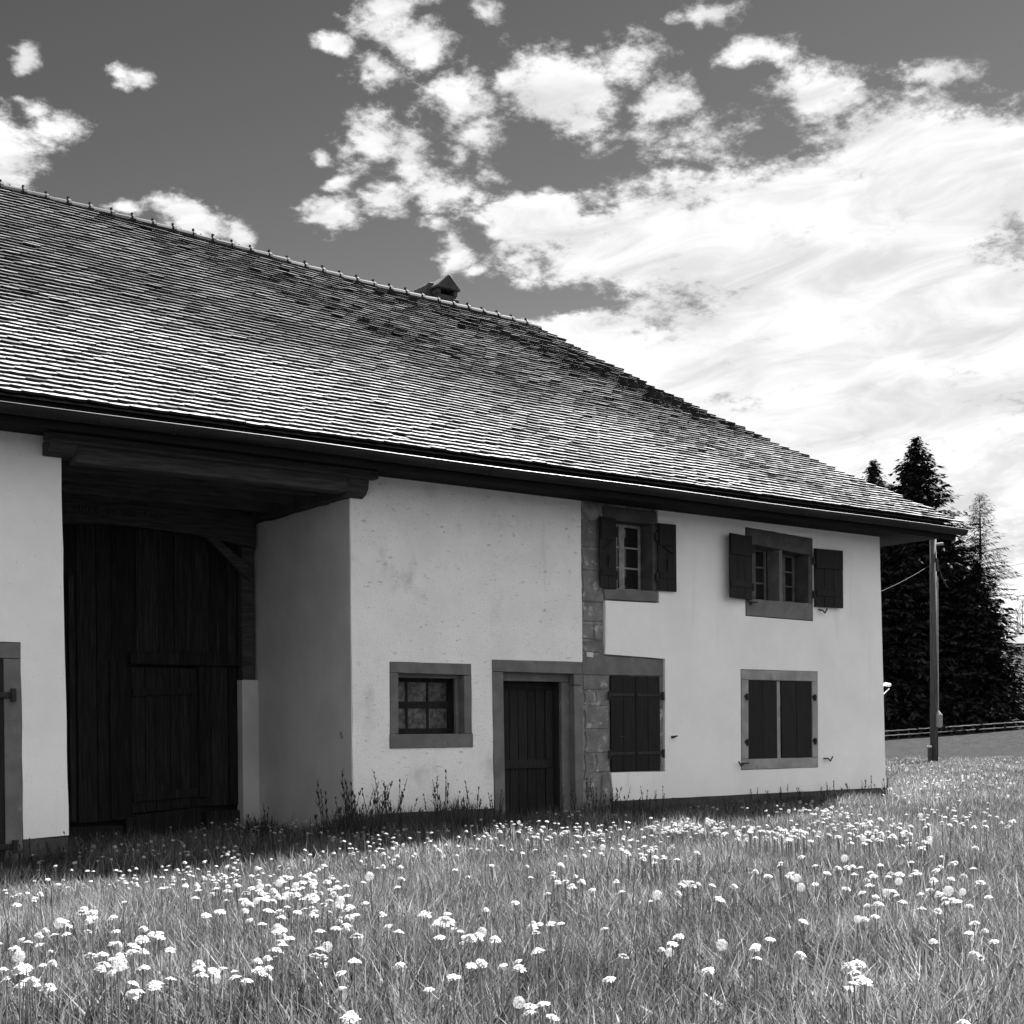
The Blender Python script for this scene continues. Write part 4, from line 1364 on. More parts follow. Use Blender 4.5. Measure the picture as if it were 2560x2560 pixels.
# ------------------------------------------------------------------ dandelions
FLOWERS = "320,-405,29 190,-899,30 179,-926,30 350,-298,22 318,-426,26 341,-368,23 171,-929,29 331,-438,22 350,-330,21 350,-360,23 166,-1005,24 154,-1034,28 145,-1055,28 167,-1003,24 162,-992,22 134,-1064,27 143,-1046,24 130,-1063,26 127,-1074,28 150,-1036,21 152,-997,21 121,-1097,27 125,-1085,23 116,-1118,29 131,-1087,24 109,-1127,29 113,-1135,29 112,-1127,30 117,-1116,27 115,-1124,30 120,-1086,24 124,-1086,22 133,-1036,23 117,-1136,26 113,-1133,27 119,-1118,25 125,-1107,21 119,-1105,22 164,-1059,27 157,-1084,25 153,-1111,24 123,-1121,30 159,-1095,26 164,-1061,24 151,-1091,25 162,-1109,27 157,-1066,22 134,-1141,30 134,-1128,29 153,-1085,29 146,-1097,24 140,-1103,28 134,-1136,27 151,-1097,26 144,-1116,26 157,-1093,29 137,-1124,28 152,-1104,29 153,-1110,31 159,-1095,26 157,-1121,30 162,-1085,28 170,-1081,29 176,-1053,25 173,-1060,27 184,-1046,23 174,-1056,23 193,-1018,21 170,-1113,22 170,-1128,23 162,-1140,26 154,-1146,27 169,-1125,21 161,-1134,25 167,-1143,25 176,-1123,22 158,-1139,27 175,-1147,25 177,-1138,25 166,-1160,27 171,-1156,27 177,-1130,21 137,-1159,27 131,-1174,30 141,-1134,23 135,-1149,25 143,-1155,27 134,-1156,26 149,-1053,31 164,-1007,26 167,-1024,25 149,-1055,29 177,-996,24 184,-982,23 165,-1035,31 177,-999,26 181,-980,28 190,-986,24 194,-944,24 190,-951,25 232,-848,21 187,-1133,30 227,-1061,21 208,-1092,27 211,-1082,26 213,-1087,25 214,-1081,24 196,-1115,29 216,-1072,24 203,-1095,22 179,-1133,26 178,-1141,27 193,-1115,23 187,-1130,28 180,-1170,31 208,-1119,21 191,-1146,27 207,-1121,22 187,-1168,22 193,-1157,23 473,-249,22 459,-279,22 426,-244,30 456,-384,24 437,-270,30 438,-340,28 416,-489,26 505,-300,27 423,-392,24 509,-179,22 405,-458,28 248,-892,28 481,-375,22 458,-400,23 512,-256,24 459,-314,28 441,-405,31 483,-214,22 488,-375,29 440,-437,25 420,-417,27 434,-317,22 506,-261,29 388,-321,26 441,-243,28 458,-275,21 434,-382,30 423,-230,21 388,-293,27 432,-278,22 457,-345,25 392,-334,23 447,-337,23 432,-361,26 492,-430,25 507,-325,28 393,-240,22 463,-257,28 485,-233,23 543,-351,22 416,-411,25 471,-420,24 573,-209,23 241,-967,30 506,-321,31 497,-422,29 498,-372,26 544,-387,25 303,-841,30 469,-257,22 504,-380,25 516,-408,25 521,-332,21 526,-379,26 486,-336,22 486,-404,26 537,-399,30 502,-386,26 485,-313,25 505,-279,30 261,-902,29 503,-386,24 277,-943,29 511,-347,22 498,-393,25 526,-272,22 534,-304,23 491,-390,22 465,-408,29 481,-260,28 560,-262,25 552,-323,31 567,-219,24 567,-272,22 525,-377,24 545,-255,22 576,-229,21 521,-380,25 608,-285,27 465,-473,25 500,-381,27 594,-245,22 493,-354,28 422,-391,29 274,-916,30 485,-338,25 595,-200,26 568,-347,22 572,-263,22 513,-379,27 463,-302,25 498,-405,23 495,-328,29 485,-425,23 335,-847,29 531,-253,22 579,-263,21 476,-458,28 520,-386,29 244,-929,30 492,-450,25 266,-1005,27 254,-1006,24 272,-985,25 250,-958,25 262,-1030,30 482,-515,26 290,-933,27 478,-523,24 269,-977,25 266,-925,28 223,-1036,24 259,-985,29 526,-383,30 505,-455,28 272,-945,26 254,-1013,31 318,-834,21 242,-1007,28 316,-932,27 243,-1008,28 285,-884,25 296,-930,24 219,-1062,30 233,-1055,29 251,-1004,27 338,-866,28 241,-996,26 301,-926,24 518,-343,23 261,-996,27 299,-890,23 269,-928,28 274,-954,26 591,-407,24 279,-972,30 222,-1064,29 277,-936,23 275,-962,23 254,-986,29 501,-497,29 529,-420,31 537,-317,22 276,-960,23 231,-1021,28 283,-938,25 299,-875,22 263,-955,28 218,-999,30 250,-1043,28 251,-999,26 212,-1055,30 244,-999,26 513,-449,27 227,-1043,29 266,-963,25 251,-1006,22 252,-997,26 283,-975,25 280,-956,25 252,-1002,29 273,-955,24 248,-981,26 241,-1039,31 269,-933,22 209,-1075,28 268,-959,25 297,-916,27 290,-961,27 250,-1010,29 212,-1035,29 256,-1015,31 679,-253,22 372,-822,31 347,-881,25 294,-954,24 574,-429,23 346,-850,25 651,-392,23 294,-1004,31 555,-455,23 658,-402,21 305,-949,24 566,-458,29 264,-1029,31 577,-429,22 581,-397,25 272,-965,31 292,-964,24 566,-373,22 527,-451,21 598,-405,26 609,-300,22 361,-826,25 353,-845,24 265,-977,30 269,-983,28 343,-933,31 270,-998,30 293,-985,28 293,-933,30 259,-1014,29 300,-963,26 521,-509,26 344,-878,24 283,-1018,24 253,-1028,28 256,-1025,27 302,-912,23 260,-1016,25 571,-472,22 308,-974,27 300,-955,29 531,-417,21 325,-889,28 593,-349,23 553,-503,22 275,-1009,22 227,-1078,30 251,-1053,27 249,-1062,29 262,-1034,21 250,-1056,30 258,-1032,23 237,-1076,23 268,-1036,22 233,-1068,28 248,-1062,26 259,-1032,27 268,-1031,24 230,-1073,30 254,-1028,25 291,-989,24 255,-1054,25 256,-1053,27 294,-949,22 282,-1000,22 260,-1018,27 725,-414,25 758,-157,24 709,-262,22 723,-361,25 744,-261,24 410,-841,29 785,-234,22 719,-252,21 737,-212,22 662,-253,30 695,-302,29 727,-326,22 748,-310,25 633,-423,31 698,-289,26 746,-292,27 733,-308,29 736,-228,22 756,-285,25 764,-279,26 668,-355,24 674,-269,27 697,-349,28 711,-299,31 732,-290,22 664,-309,30 704,-356,22 729,-232,25 746,-328,22 750,-241,27 720,-243,30 756,-268,24 745,-267,25 649,-275,22 743,-191,28 769,-340,24 784,-232,25 791,-214,24 751,-227,28 756,-141,23 705,-309,29 824,-129,21 728,-207,22 574,-282,30 592,-236,28 620,-157,23 621,-172,28 638,-113,26 610,-184,28 598,-207,29 633,-122,22 611,-190,22 617,-182,29 624,-178,25 650,-115,26 602,-144,29 564,146,27 618,159,27 601,-177,31 568,-39,24 592,-59,22 570,-23,25 513,-110,25 528,-263,30 586,55,25 547,44,21 495,-17,28 628,4,29 661,15,29 501,-49,28 644,20,25 564,-75,24 612,188,23 527,109,25 586,-114,25 584,-46,21 578,-76,22 586,-127,31 591,-23,30 596,-15,21 582,-138,29 627,-25,26 559,-109,25 610,40,24 584,-3,26 531,-153,27 586,-136,25 482,-156,29 525,-72,22 552,-17,27 651,29,21 539,40,25 565,-89,25 601,-103,23 561,-31,24 621,14,22 486,-82,22 533,-72,28 538,-51,30 509,-95,26 596,16,23 528,-111,29 540,17,26 630,40,26 757,115,25 834,140,25 730,190,21 753,-89,30 777,55,27 735,49,21 764,140,24 798,194,30 838,132,29 762,12,24 763,111,30 670,10,30 805,47,30 783,51,28 734,-42,30 735,86,27 719,131,26 750,51,29 795,186,26 751,170,30 832,194,24 759,116,30 812,39,24 787,155,23 789,154,22 716,-133,24 785,114,22 808,-23,30 785,70,22 744,-47,26 785,17,29 751,55,22 792,52,25 809,34,29 729,79,27 773,81,27 786,116,24 746,24,28 763,155,28 731,-60,22 701,186,27 808,182,23 750,193,22 822,197,26 752,204,28 740,58,26 739,166,23 803,-51,21 777,203,21 757,67,25 808,122,25 427,-195,30 440,-105,26 441,-111,28 478,-19,26 459,-155,28 422,-162,25 456,-35,28 485,-94,28 843,63,27 817,18,29 789,-55,26 828,-18,28 821,-7,29 838,80,29 850,46,26 823,74,31 742,-41,30 846,56,29 810,64,27 800,31,28 801,-10,31 808,12,21 779,-103,24 775,-47,23 838,75,30 823,61,24 848,62,22 794,-62,29 777,-52,26 824,-27,24 802,-193,22 768,-139,26 814,-154,30 822,-200,25 793,-196,31 843,-64,29 823,-150,26 898,-71,22 841,-137,24 805,-182,26 768,-172,30 781,-149,29 799,-155,22 710,-313,27 789,-106,28 822,-73,22 819,-140,25 836,-155,24 784,-182,26 760,-238,26 788,-187,30 802,-117,28 793,-245,30 822,-108,25 877,-54,23 798,-157,26 764,-231,30 884,-261,29 724,-523,30 796,-160,24 847,-308,30 968,-164,28 838,-309,28 949,-194,21 819,-245,23 806,-318,25 772,-347,30 831,-161,30 902,-312,22 767,-398,29 847,-178,28 835,-217,23 817,-303,31 886,-252,25 766,-342,26 726,-485,30 875,-281,23 877,-151,24 781,-311,26 805,-192,26 870,-285,29 901,-261,27 955,-117,23 848,-204,21 892,-150,24 840,-270,28 784,-289,28 940,-210,23 860,-272,27 840,-216,30 885,-87,22 884,-221,27 902,-157,24 857,-315,28 928,-221,28 983,-209,22 940,-210,31 961,-168,31 952,-199,26 902,-262,27 932,-358,26 1015,-168,27 998,-168,22 1035,-136,22 1025,-189,29 932,-259,29 910,-320,28 961,-238,27 990,-218,31 922,-301,25 993,-160,23 933,-212,30 970,-180,28 1003,-147,24 1035,-121,21 935,-294,28 973,-192,29 915,-279,29 970,-205,30 958,-301,30 973,-247,29 959,-124,24 968,-194,31 956,-220,22 955,-239,29 927,-302,30 950,-170,24 903,-317,31 878,-381,30 974,-206,28 1044,-188,23 991,-99,27 948,-276,27 980,-217,25 957,-242,22 979,-144,24 953,-197,29 968,-166,27 1022,-271,22 1106,-221,21 996,-341,30 1038,-228,22 1049,-236,26 877,-432,30 912,-366,31 1009,-306,23 1014,-265,26 990,-285,27 935,-376,26 927,-292,22 1012,-304,24 896,-442,31 840,-433,31 998,-281,25 958,-355,24 904,-435,26 963,-324,22 984,-343,22 943,-324,29 800,-522,30 955,-371,30 925,-288,26 948,-318,29 864,-395,28 980,-302,24 930,-337,27 940,-407,30 995,-358,28 997,-143,29 906,-354,30 982,-251,24 970,-297,30 923,-512,31 984,-325,24 1053,-252,24 989,-329,22 944,-400,23 952,-376,22 1010,-309,30 1061,-203,24 945,-316,25 984,-348,29 1002,-273,23 1000,-215,23 927,-377,26 887,-340,27 924,-373,26 974,-343,22 996,-241,30 977,-280,27 967,-302,26 964,-302,25 289,-1069,24 264,-1103,27 270,-1090,25 282,-1064,25 264,-1093,28 251,-1121,30 278,-1086,24 279,-1070,23 282,-1082,21 274,-1093,25 246,-1132,31 270,-1095,25 273,-1152,30 290,-1120,25 306,-1100,22 287,-1140,28 267,-1160,31 298,-1114,25 199,-1234,26 186,-1260,31 213,-1220,22 203,-1242,25 190,-1250,29 267,-1122,25 252,-1134,26 229,-1170,31 251,-1143,28 210,-1198,30 215,-1191,27 209,-1191,26 213,-1198,30 388,-1011,25 383,-1030,27 378,-1029,26 767,-482,24 464,-888,24 411,-928,28 377,-1022,27 398,-978,25 422,-971,29 421,-966,24 335,-1099,31 347,-1072,30 396,-1019,24 802,-583,23 770,-624,22 641,-763,30 775,-676,24 737,-675,30 513,-895,29 952,-413,24 479,-974,31 680,-759,24 743,-607,23 716,-701,24 850,-542,27 778,-596,25 522,-964,28 525,-923,29 691,-675,29 549,-909,23 479,-984,29 499,-934,28 459,-979,31 460,-1014,30 765,-666,23 513,-912,30 865,-466,26 839,-467,22 472,-976,27 1051,-350,29 879,-466,26 478,-968,30 635,-781,27 634,-825,26 607,-785,27 561,-818,30 890,-514,28 570,-870,24 497,-957,23 957,-457,25 581,-863,27 836,-554,27 481,-975,29 878,-525,27 677,-762,25 510,-935,31 859,-518,28 864,-565,25 431,-978,31 878,-632,27 1009,-411,24 1143,-311,27 801,-742,31 1098,-363,28 1028,-477,24 1099,-316,22 1082,-341,23 1099,-346,21 1008,-470,30 1059,-378,25 1062,-380,26 1030,-471,28 1125,-350,25 1156,-343,22 938,-528,24 1151,-237,27 1014,-465,24 983,-414,31 1097,-337,29 1042,-385,28 1037,-419,25 1084,-362,25 1125,-392,25 1026,-359,26 1039,-366,24 1101,-334,28 1026,-394,23 1098,-298,21 941,-557,29 1168,-327,29 1138,-352,23 1007,-507,23 964,-489,30 999,-471,27 1078,-377,27 1064,-330,26 1157,-329,30 1055,-398,26 1052,-475,26 1163,-291,28 1093,-349,28 1052,-385,30 1073,-322,23 1116,-371,28 1142,-350,27 1010,-416,29 1144,-324,21 1068,-370,25 980,-464,29 1121,-225,23 960,-456,29 1059,-371,25 1065,-266,28 1207,-306,25 1021,-343,28 1006,-431,28 1050,-399,24 1093,-336,30 1048,-362,30 831,-670,31 1084,-359,22 1060,-476,25 1253,-246,21 1050,-396,24 1090,-406,24 969,-438,31 966,-516,30 1010,-437,24 1196,-358,27 983,-516,28 1091,-328,25 966,-539,29 1055,-361,23 1144,-299,25 1176,-286,22 1171,-225,22 947,-462,26 1073,-363,24 1080,-277,28 1160,-349,22 1069,-363,22 782,-756,30 955,-520,31 1060,-421,23 1058,-405,26 1100,-361,26 797,-716,30 1192,-310,22 1055,-400,29 958,-475,24 1173,-278,23 1089,-313,23 1051,-348,28 1027,-397,23 1030,-394,29 1080,-394,22 1023,-419,23 959,-571,24 920,-554,29 1199,-253,26 1054,-375,22 1115,-300,30 1130,-364,29 1029,-416,23 1166,-348,23 1140,-389,23 1150,-349,27 1153,-336,24 1055,-373,28 1099,-323,22 859,-636,30 1196,-290,27 1150,-321,25 1091,-400,27 1067,-377,27 1223,-266,25 1016,-456,30 1131,-414,25 1105,-400,23 616,-946,30 724,-834,26 774,-759,24 1123,-468,22 1010,-586,22 980,-628,21 711,-879,24 1119,-455,21 694,-872,31 1024,-519,21 1084,-469,23 932,-578,24 935,-610,27 651,-952,30 1024,-507,25 1005,-568,28 811,-715,28 853,-723,23 712,-856,24 763,-791,30 1014,-489,22 1106,-405,24 696,-878,29 994,-579,24 1046,-561,22 1043,-586,25 1023,-528,29 609,-951,30 1073,-518,25 729,-913,29 890,-592,30 883,-661,27 748,-825,27 862,-648,29 714,-862,31 703,-836,29 745,-845,29 937,-647,27 1010,-571,22 1004,-606,25 1127,-469,22 706,-816,27 699,-848,31 705,-867,29 939,-683,25 1070,-506,27 1037,-551,26 811,-745,22 884,-722,21 942,-645,26 707,-842,27 615,-940,31 898,-682,23 694,-860,31 751,-812,29 824,-715,30 686,-894,28 1089,-480,22 968,-580,27 843,-718,28 826,-768,27 805,-720,23 774,-812,25 798,-740,30 888,-640,28 672,-935,29 905,-660,21 1200,-423,27 721,-864,30 1133,-508,26 723,-821,31 722,-863,27 831,-744,24 872,-727,25 970,-588,30 899,-686,27 1184,-371,22 834,-702,24 833,-758,28 630,-964,31 743,-838,29 1011,-582,22 1236,-273,21 1039,-570,26 781,-872,26 647,-977,28 730,-911,27 910,-821,30 969,-728,23 916,-741,29 1088,-559,30 1197,-551,27 1246,-418,21 748,-892,25 969,-635,25 1310,-403,29 749,-883,26 1169,-517,23 655,-958,29 845,-770,25 1117,-546,24 1173,-603,22 745,-917,25 1233,-442,27 858,-802,30 954,-709,24 1063,-553,27 1002,-690,25 1103,-541,28 871,-764,29 907,-751,29 844,-841,27 969,-693,24 1117,-541,29 797,-856,24 1044,-656,22 744,-887,31 792,-815,25 827,-794,30 621,-997,29 821,-827,31 1248,-434,27 713,-851,31 955,-725,26 949,-707,30 1189,-515,24 1287,-395,31 680,-929,27 1009,-647,22 1004,-701,22 913,-751,22 693,-931,31 871,-742,26 821,-867,30 1029,-685,30 825,-797,24 806,-851,31 730,-896,28 1212,-470,22 1049,-647,26 1227,-508,26 673,-968,27 1144,-533,28 944,-703,25 1404,-343,26 1353,-320,28 810,-849,30 1276,-442,27 1110,-583,21 1030,-673,27 809,-775,28 906,-718,23 816,-838,30 815,-810,31 788,-859,24 669,-971,30 1079,-647,27 665,-990,24 1092,-590,24 1445,-229,25 1416,-287,27 1434,-266,25 1527,-168,25 1392,-344,27 1400,-218,25 1490,-220,22 1457,-263,23 1366,-387,27 1445,-224,24 1547,-217,25 1505,-216,21 1465,-248,25 1461,-221,24 1504,-293,29 1407,-218,28 1460,-255,22 1409,-322,27 1446,-269,24 1331,-301,30 1447,-275,29 1364,-328,26 1410,-300,24 1451,-268,29 1446,-267,25 1554,-210,24 1410,-267,28 1336,-355,31 1470,-262,24 1375,-306,26 1326,-400,28 1467,-256,22 1397,-261,28 1240,-445,30 1473,-225,23 1447,-263,27 1502,-216,22 1331,-366,30 1572,-169,21 1470,-223,24 1491,-253,25 1611,-84,22 1517,-161,22 1447,-288,24 1560,-138,28 1261,-331,30 680,-959,26 644,-1022,28 634,-992,30 720,-926,30 709,-953,31 648,-1007,31 618,-1039,27 836,-860,24 746,-930,22 633,-1026,26 965,-799,25 669,-1000,22 816,-833,22 687,-969,22 801,-904,27 691,-970,29 673,-966,29 676,-975,28 741,-952,23 648,-987,28 837,-844,23 722,-945,27 1000,-725,21 643,-1024,29 971,-706,28 678,-940,23 748,-937,21 830,-838,23 729,-923,28 830,-870,28 653,-1013,28 661,-997,26 719,-945,24 594,-1022,31 755,-940,31 825,-837,21 986,-733,24 660,-986,30 726,-923,23 1888,-249,25 1285,-548,28 1740,-176,21 1463,-324,21 1618,-308,22 739,-953,23 1366,-434,22 984,-838,27 882,-920,29 1329,-524,30 630,-1063,27 1518,-465,27 1495,-478,24 1624,-491,22 1786,-283,23 910,-851,29 810,-963,29 1018,-788,29 921,-854,29 739,-995,31 1011,-743,30 1823,-84,28 970,-798,30 1460,-457,28 954,-814,23 883,-895,28 1760,-216,30 1516,-416,29 1607,-349,21 1129,-712,30 1366,-566,26 939,-840,30 1577,-345,23 948,-866,24 967,-861,24 873,-893,25 1393,-455,26 747,-963,31 875,-882,26 1067,-708,27 1383,-534,25 1100,-715,28 845,-874,28 974,-803,27 956,-850,30 1346,-472,28 1712,-285,28 1478,-435,30 1540,-354,27 839,-890,30 861,-891,27 1392,-486,24 1522,-415,26 879,-880,31 1321,-511,22 771,-964,30 1406,-536,26 1865,-134,22 1976,-23,28 2423,250,24 2174,89,29 1792,-128,24 2639,364,24 1966,-63,22 2201,176,28 2035,-54,24 2373,350,23 1823,-113,28 2225,138,25 1795,-110,26 2048,33,25 2093,57,27 2361,202,26 2601,308,31 2350,243,25 1782,-133,29 2355,231,23 2177,62,27 2057,104,21 2755,487,28 1930,-21,23 2662,457,27 2531,375,29 2365,169,30 2318,224,23 2153,75,30 2210,145,30 2363,260,24 2467,368,27 2278,157,30 2336,118,25 1935,-67,25 2288,209,24 2145,66,24 2245,268,25 2283,140,31 2043,39,23 2422,274,30 2165,205,23 2272,163,23 2087,26,31 2190,102,25 3002,670,26 2607,239,28 2359,49,23 2836,462,21 2348,156,26 2521,170,23 2075,-26,28 2416,226,24 2844,548,23 2208,-38,24 3034,584,22 1857,-162,29 3552,1118,31 3303,738,26 2528,200,30 2460,86,31 3052,648,22 2485,214,30 3205,651,28 2074,-60,26 2837,387,25 3082,648,27 2099,-2,27 2386,106,22 2379,166,29 2475,232,28 2471,197,28 2185,121,30 2929,612,23 2982,560,28 2377,177,25 2078,-106,28 2907,594,24 2770,504,27 2278,47,24 2070,-45,25 1871,-241,27 2756,337,22 2324,-10,21 2313,26,25 3076,794,27 3020,769,23 3092,932,27 3843,1408,21 2918,653,26 2941,798,24 2992,840,28 2973,724,30 3178,941,30 3257,1059,24 3442,1143,21 3455,1148,24 2875,695,27 3120,799,30 3798,1040,23 3805,1030,29 3828,978,26 3325,699,23 3616,867,30 3946,1080,21 3609,956,28 3403,803,30 4006,1165,26 3831,1008,21 3847,1101,30 3665,975,29 3412,819,28 3655,985,21 408,-1075,26 416,-1064,25 393,-1105,30 375,-1104,28 396,-1084,28 427,-1062,25 397,-1090,29 432,-1053,23 441,-1038,22 445,-1120,31 461,-1085,28 474,-1060,24 518,-1027,23 479,-1069,25 465,-1076,31 512,-1055,26 456,-1069,27 457,-1092,26 495,-1093,26 537,-1062,23 526,-1089,24 555,-1060,24 522,-1078,21 425,-1158,31 579,-1018,22 525,-1058,24 495,-1118,27 481,-1115,29 531,-1059,24 514,-1097,24 523,-1081,22 552,-1045,22 504,-1129,23 498,-1123,29 534,-1097,24 561,-1077,22 549,-1088,22 485,-1143,29 518,-1120,28 612,-1055,23 544,-1087,28 496,-1144,29 491,-1142,22 457,-1177,27 454,-1182,25 462,-1171,24 428,-1190,29 480,-1156,22 484,-1142,25 426,-1191,30 451,-1170,27 439,-1183,30 540,-1119,25 540,-1124,28 566,-1094,26 565,-1088,23 480,-1169,30 524,-1139,24 573,-1091,26 311,-1206,26 298,-1218,27 288,-1263,27 293,-1257,28 283,-1269,28 319,-1239,23 271,-1280,30 267,-1280,30 305,-1253,22 303,-1249,21 368,-1206,30 519,-1083,23 472,-1146,24 482,-1121,21 433,-1164,27 395,-1211,30 392,-1188,30 446,-1174,28 445,-1158,23 475,-1105,22 434,-1175,24 393,-1181,25 454,-1149,30 465,-1096,25 451,-1140,23 354,-1210,30 426,-1156,24 403,-1172,31 391,-1228,27 369,-1228,23 401,-1225,25 384,-1240,24 365,-1248,22 346,-1259,26 394,-1224,24 484,-1170,23 244,-1253,31 232,-1229,27 304,-1175,21 324,-1158,22 292,-1184,23 160,-1220,26 166,-1210,24 211,-1116,23 290,-1159,27 254,-1019,21 246,-1067,22 416,-1176,31 223,-1202,28 230,-1192,28 584,-347,24 256,-1145,26 275,-1044,22 363,-1139,30 407,-1030,23 328,-1059,23 636,-186,23 246,-938,28 843,-58,22 303,-1214,25 847,-179,29 668,-519,30 676,-393,29 235,-1121,27 382,-1084,24 324,-1200,26 255,-1019,25 315,-991,26 294,-1187,26 230,-1096,29 231,-1200,31 220,-1120,28 192,-992,30 251,-1173,26 218,-1009,23 263,-1127,25 231,-1151,30 575,-527,22 653,-281,27 352,-1189,29 521,-333,25 238,-1109,29 818,-379,26 172,-1199,21 286,-990,29 421,-1127,28 215,-1279,26 355,-1046,24 441,-863,21 189,-1172,30 251,-1213,30 898,-336,26 268,-1151,27 214,-1155,23 329,-972,28 710,-924,25 382,-1062,25 259,-1122,22 198,-1136,29 141,-1052,28 800,-458,24 783,-118,21 396,-1114,30 216,-1103,28 251,-1133,28 306,-1070,24 586,-981,22 267,-906,23 658,-681,23 246,-1326,30 446,-843,23 307,-1227,26 372,-1091,25 188,-1211,29 798,-364,24 264,-1091,28 568,-407,30 318,-1185,22 229,-1186,26 1544,-63,25 1370,-126,28 1342,-162,29 1473,-200,26 1420,-46,23 1452,-202,24 1397,-156,27 1431,-29,23 1491,-62,29 1377,-106,30 1496,-142,25 1474,-183,24 1688,-86,21 1361,-234,28 1341,-219,31 1504,-136,28 1562,-136,25 1535,-139,28 1543,-43,22 1409,-210,31 1511,-26,27 1401,-49,24 1655,-59,22 1191,-43,26 1120,-87,28 1140,-45,27 1077,-167,30 1203,-30,26 1180,-35,29 1204,-107,25 1191,-20,22 1123,-42,29 1103,-142,30 1151,-100,26 1145,-76,30 1199,-47,30 1212,-121,25 1225,-21,24 1138,-113,31"
FL = [tuple(int(v) / 100 for v in f.split(',')) for f in FLOWERS.split()]


def head_mesh(kind, seed):
    """0 open flat head, 1 domed half-open head, 2 round seed clock"""
    g_ = np.random.default_rng(seed)
    V, T = [], []
    def tri(*p):
        o_ = len(V)
        V.extend(p)
        T.append((o_, o_ + 1, o_ + 2))
    if kind < 2:
        for ring, (L, up_, n) in enumerate(((1.0, .10, 22), (.82, .30, 18), (.58, .48, 14), (.3, .58, 9))):
            for k in range(n):
                a = 2 * math.pi * (k + g_.uniform(-.3, .3)) / n
                l = L * g_.uniform(.85, 1.08)
                zz_ = (up_ * .6 if kind == 0 else up_ * 1.2) + g_.uniform(-.06, .06)
                c, s = math.cos(a), math.sin(a)
                w = .13
                b0 = np.array([c * .08, s * .08, .02 + .1 * ring])
                m0 = np.array([c * l * .6, s * l * .6, zz_ * .9 + .05])
                tip = np.array([c * l * g_.uniform(.85, 1.15), s * l * g_.uniform(.85, 1.15), zz_ - (.10 if kind == 0 else .32) * (1 - ring * .25) + g_.uniform(-.1, .1)])
                sd_ = np.array([-s, c, 0]) * w
                tri(b0, m0 + sd_, m0 - sd_)
                tri(m0 - sd_, m0 + sd_, tip + sd_ * .7)
                tri(m0 - sd_, tip + sd_ * .7, tip - sd_ * .7)
    else:
        n = 150
        for k in range(n):
            zc = 1 - 2 * (k + .5) / n
            a = k * 2.399963 + g_.uniform(-.1, .1)
            rr_ = math.sqrt(1 - zc * zc)
            dv_ = np.array([rr_ * math.cos(a), rr_ * math.sin(a), zc])
            e1 = np.cross(dv_, [0, 0, 1.0]) + 1e-3
            e1 /= np.linalg.norm(e1)
            e2 = np.cross(dv_, e1)
            c = dv_ * g_.uniform(.85, 1.0)
            p = [c + (e1 * math.cos(q_ * 2.094 + k) + e2 * math.sin(q_ * 2.094 + k)) * .13 for q_ in range(3)]
            tri(*p)
            tri(dv_ * .15, c + e1 * .015, c - e1 * .015)
        V[:] = [v + np.array([0, 0, .6]) for v in V]
    return np.array(V), np.array(T)


HEADS = []
for kind, seed in ((0, 1), (0, 2), (1, 3), (1, 4), (2, 5)):
    v, t = head_mesh(kind, seed)
    HEADS.append((v, t, np_mesh('flower_head', v * .0195, t, 'petal', np.ones(len(v)))))
def stem_arr(h):
    n = 5
    a = np.arange(n) * 2 * math.pi / n
    r_ = .0021
    b0 = np.stack([np.cos(a) * r_, np.sin(a) * r_, np.full(n, -.05)], 1)
    b1 = np.stack([np.cos(a) * r_ + .25 * .02, np.sin(a) * r_, np.full(n, h * .5)], 1)
    b2_ = np.stack([np.cos(a) * r_ * .8, np.sin(a) * r_ * .8, np.full(n, h)], 1)
    V = np.concatenate([b0, b1, b2_])
    T = []
    for lv in range(2):
        for k in range(n):
            k2 = (k + 1) % n
            T += [(lv * n + k, lv * n + k2, (lv + 1) * n + k2), (lv * n + k, (lv + 1) * n + k2, (lv + 1) * n + k)]
    return V, np.array(T)
STEMS = {}
info = []
for (x, y, h) in FL:
    h += .05 * float(ss(14, 24, x))
    p = Vector((x, y - CAMY, 0))
    dep = p.dot(fwd)
    info.append((dep, x, y, h))
info.sort()
rest_v, rest_t, rest_a = [], [], []
rest2_v, rest2_t = [], []
vo1 = vo2 = 0
nsing = 0
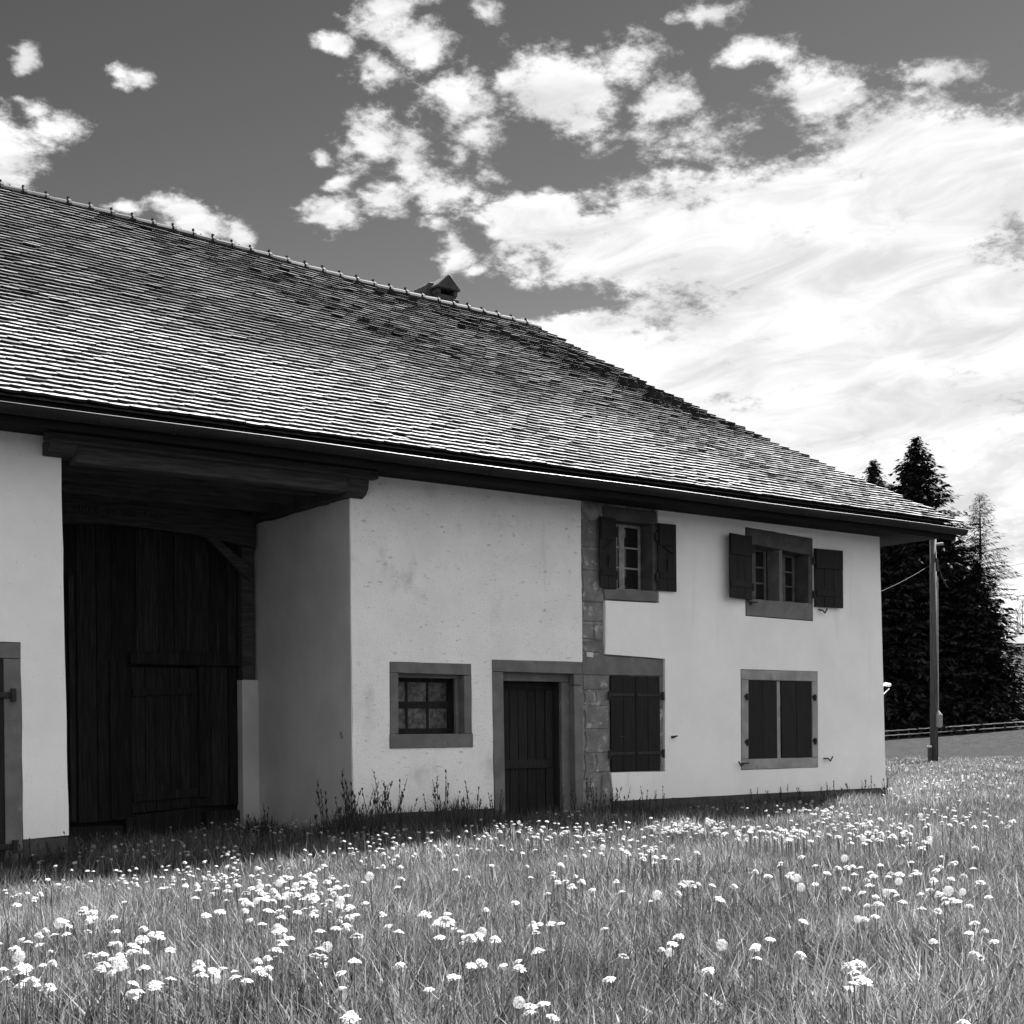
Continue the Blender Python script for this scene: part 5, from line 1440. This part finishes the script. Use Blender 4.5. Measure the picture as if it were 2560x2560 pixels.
for (dep, x, y, h) in info:
    u = (Vector((x, y - CAMY, 0)).dot(rgt)) / dep
    z = float(ground_z(x, y))
    k = random.choices(range(5), (4, 4, 1.6, 1.6, .8))[0]
    sc = random.uniform(.7, 1.15) * (1 if dep < 9 else 1 + min(.35, (dep - 9) * .03))
    tx, ty = random.gauss(0, .22), random.gauss(0, .22)
    hb = max(12, min(34, int(round(h * 50)) * 2))
    if nsing < 300 and abs(u) < .374:
        nsing += 1
        shade = y > -1.75
        near = dep < 5
        side = 'left' if u < -.13 else ('right' if u > .13 else 'middle')
        if k == 4:
            lb = 'round white dandelion seed clock in the meadow, %s part of the picture' % side
            gp = 'dandelion clocks, ' + side
        elif shade:
            lb = 'greyish dandelion head in the house shade, %s part of the picture' % side
            gp = 'dandelions in the house shade, ' + side
        elif near:
            sz = 'large' if sc > .95 else 'small'
            lb = '%s bright dandelion head in the nearest grass, %s part of the picture' % (sz, side)
            gp = 'nearest %s dandelions, %s' % (sz, side)
        else:
            lb = 'bright dandelion head in the sunlit grass halfway to the house, %s part' % side
            gp = 'dandelions halfway to the house, ' + side
        if hb not in STEMS:
            v, t = stem_arr(hb / 100)
            STEMS[hb] = np_mesh('stem', v, t, 'stem', np.ones(len(v)), smooth=True)
        root = bpy.data.objects.new('dandelion', STEMS[hb])
        col.objects.link(root)
        root.location = (x, y, z)
        root.rotation_euler = (0, 0, random.uniform(0, 6.28))
        tag(root, lb, 'flower', gp)
        hd_ = bpy.data.objects.new('flower_head', HEADS[k][2])
        col.objects.link(hd_)
        hd_.parent = root
        hd_.location = (0, 0, hb / 100 - .004)
        hd_.rotation_euler = (tx, ty, random.uniform(0, 6.28))
        hd_.scale = (sc, sc, sc)
    else:
        v, t, _ = HEADS[k]
        mt4 = Matrix.Translation((x, y, z + hb / 100)) @ Matrix.Rotation(tx, 4, 'X') @ Matrix.Rotation(ty, 4, 'Y') @ Matrix.Rotation(random.uniform(0, 6.28), 4, 'Z')
        mm = np.array(mt4)
        rest_v.append((v * .0195 * sc) @ mm[:3, :3].T + mm[:3, 3]); rest_t.append(t + vo1); vo1 += len(v)
        v, t = stem_arr(hb / 100)
        rest2_v.append(v * np.array([1.6, 1.6, 1]) + np.array([x, y, z])); rest2_t.append(t + vo2); vo2 += len(v)
V1 = np.concatenate(rest_v)
o = link('distant_dandelions', np_mesh('distant_dandelions', V1, np.concatenate(rest_t), 'petal', np.ones(len(V1))))
o['kind'] = 'stuff'
tag(o, 'many small white dandelion heads scattered through the farther meadow', 'flowers')
V2 = np.concatenate(rest2_v)
o2 = link('stems', np_mesh('stems', V2, np.concatenate(rest2_t), 'stem', np.ones(len(V2))), o)
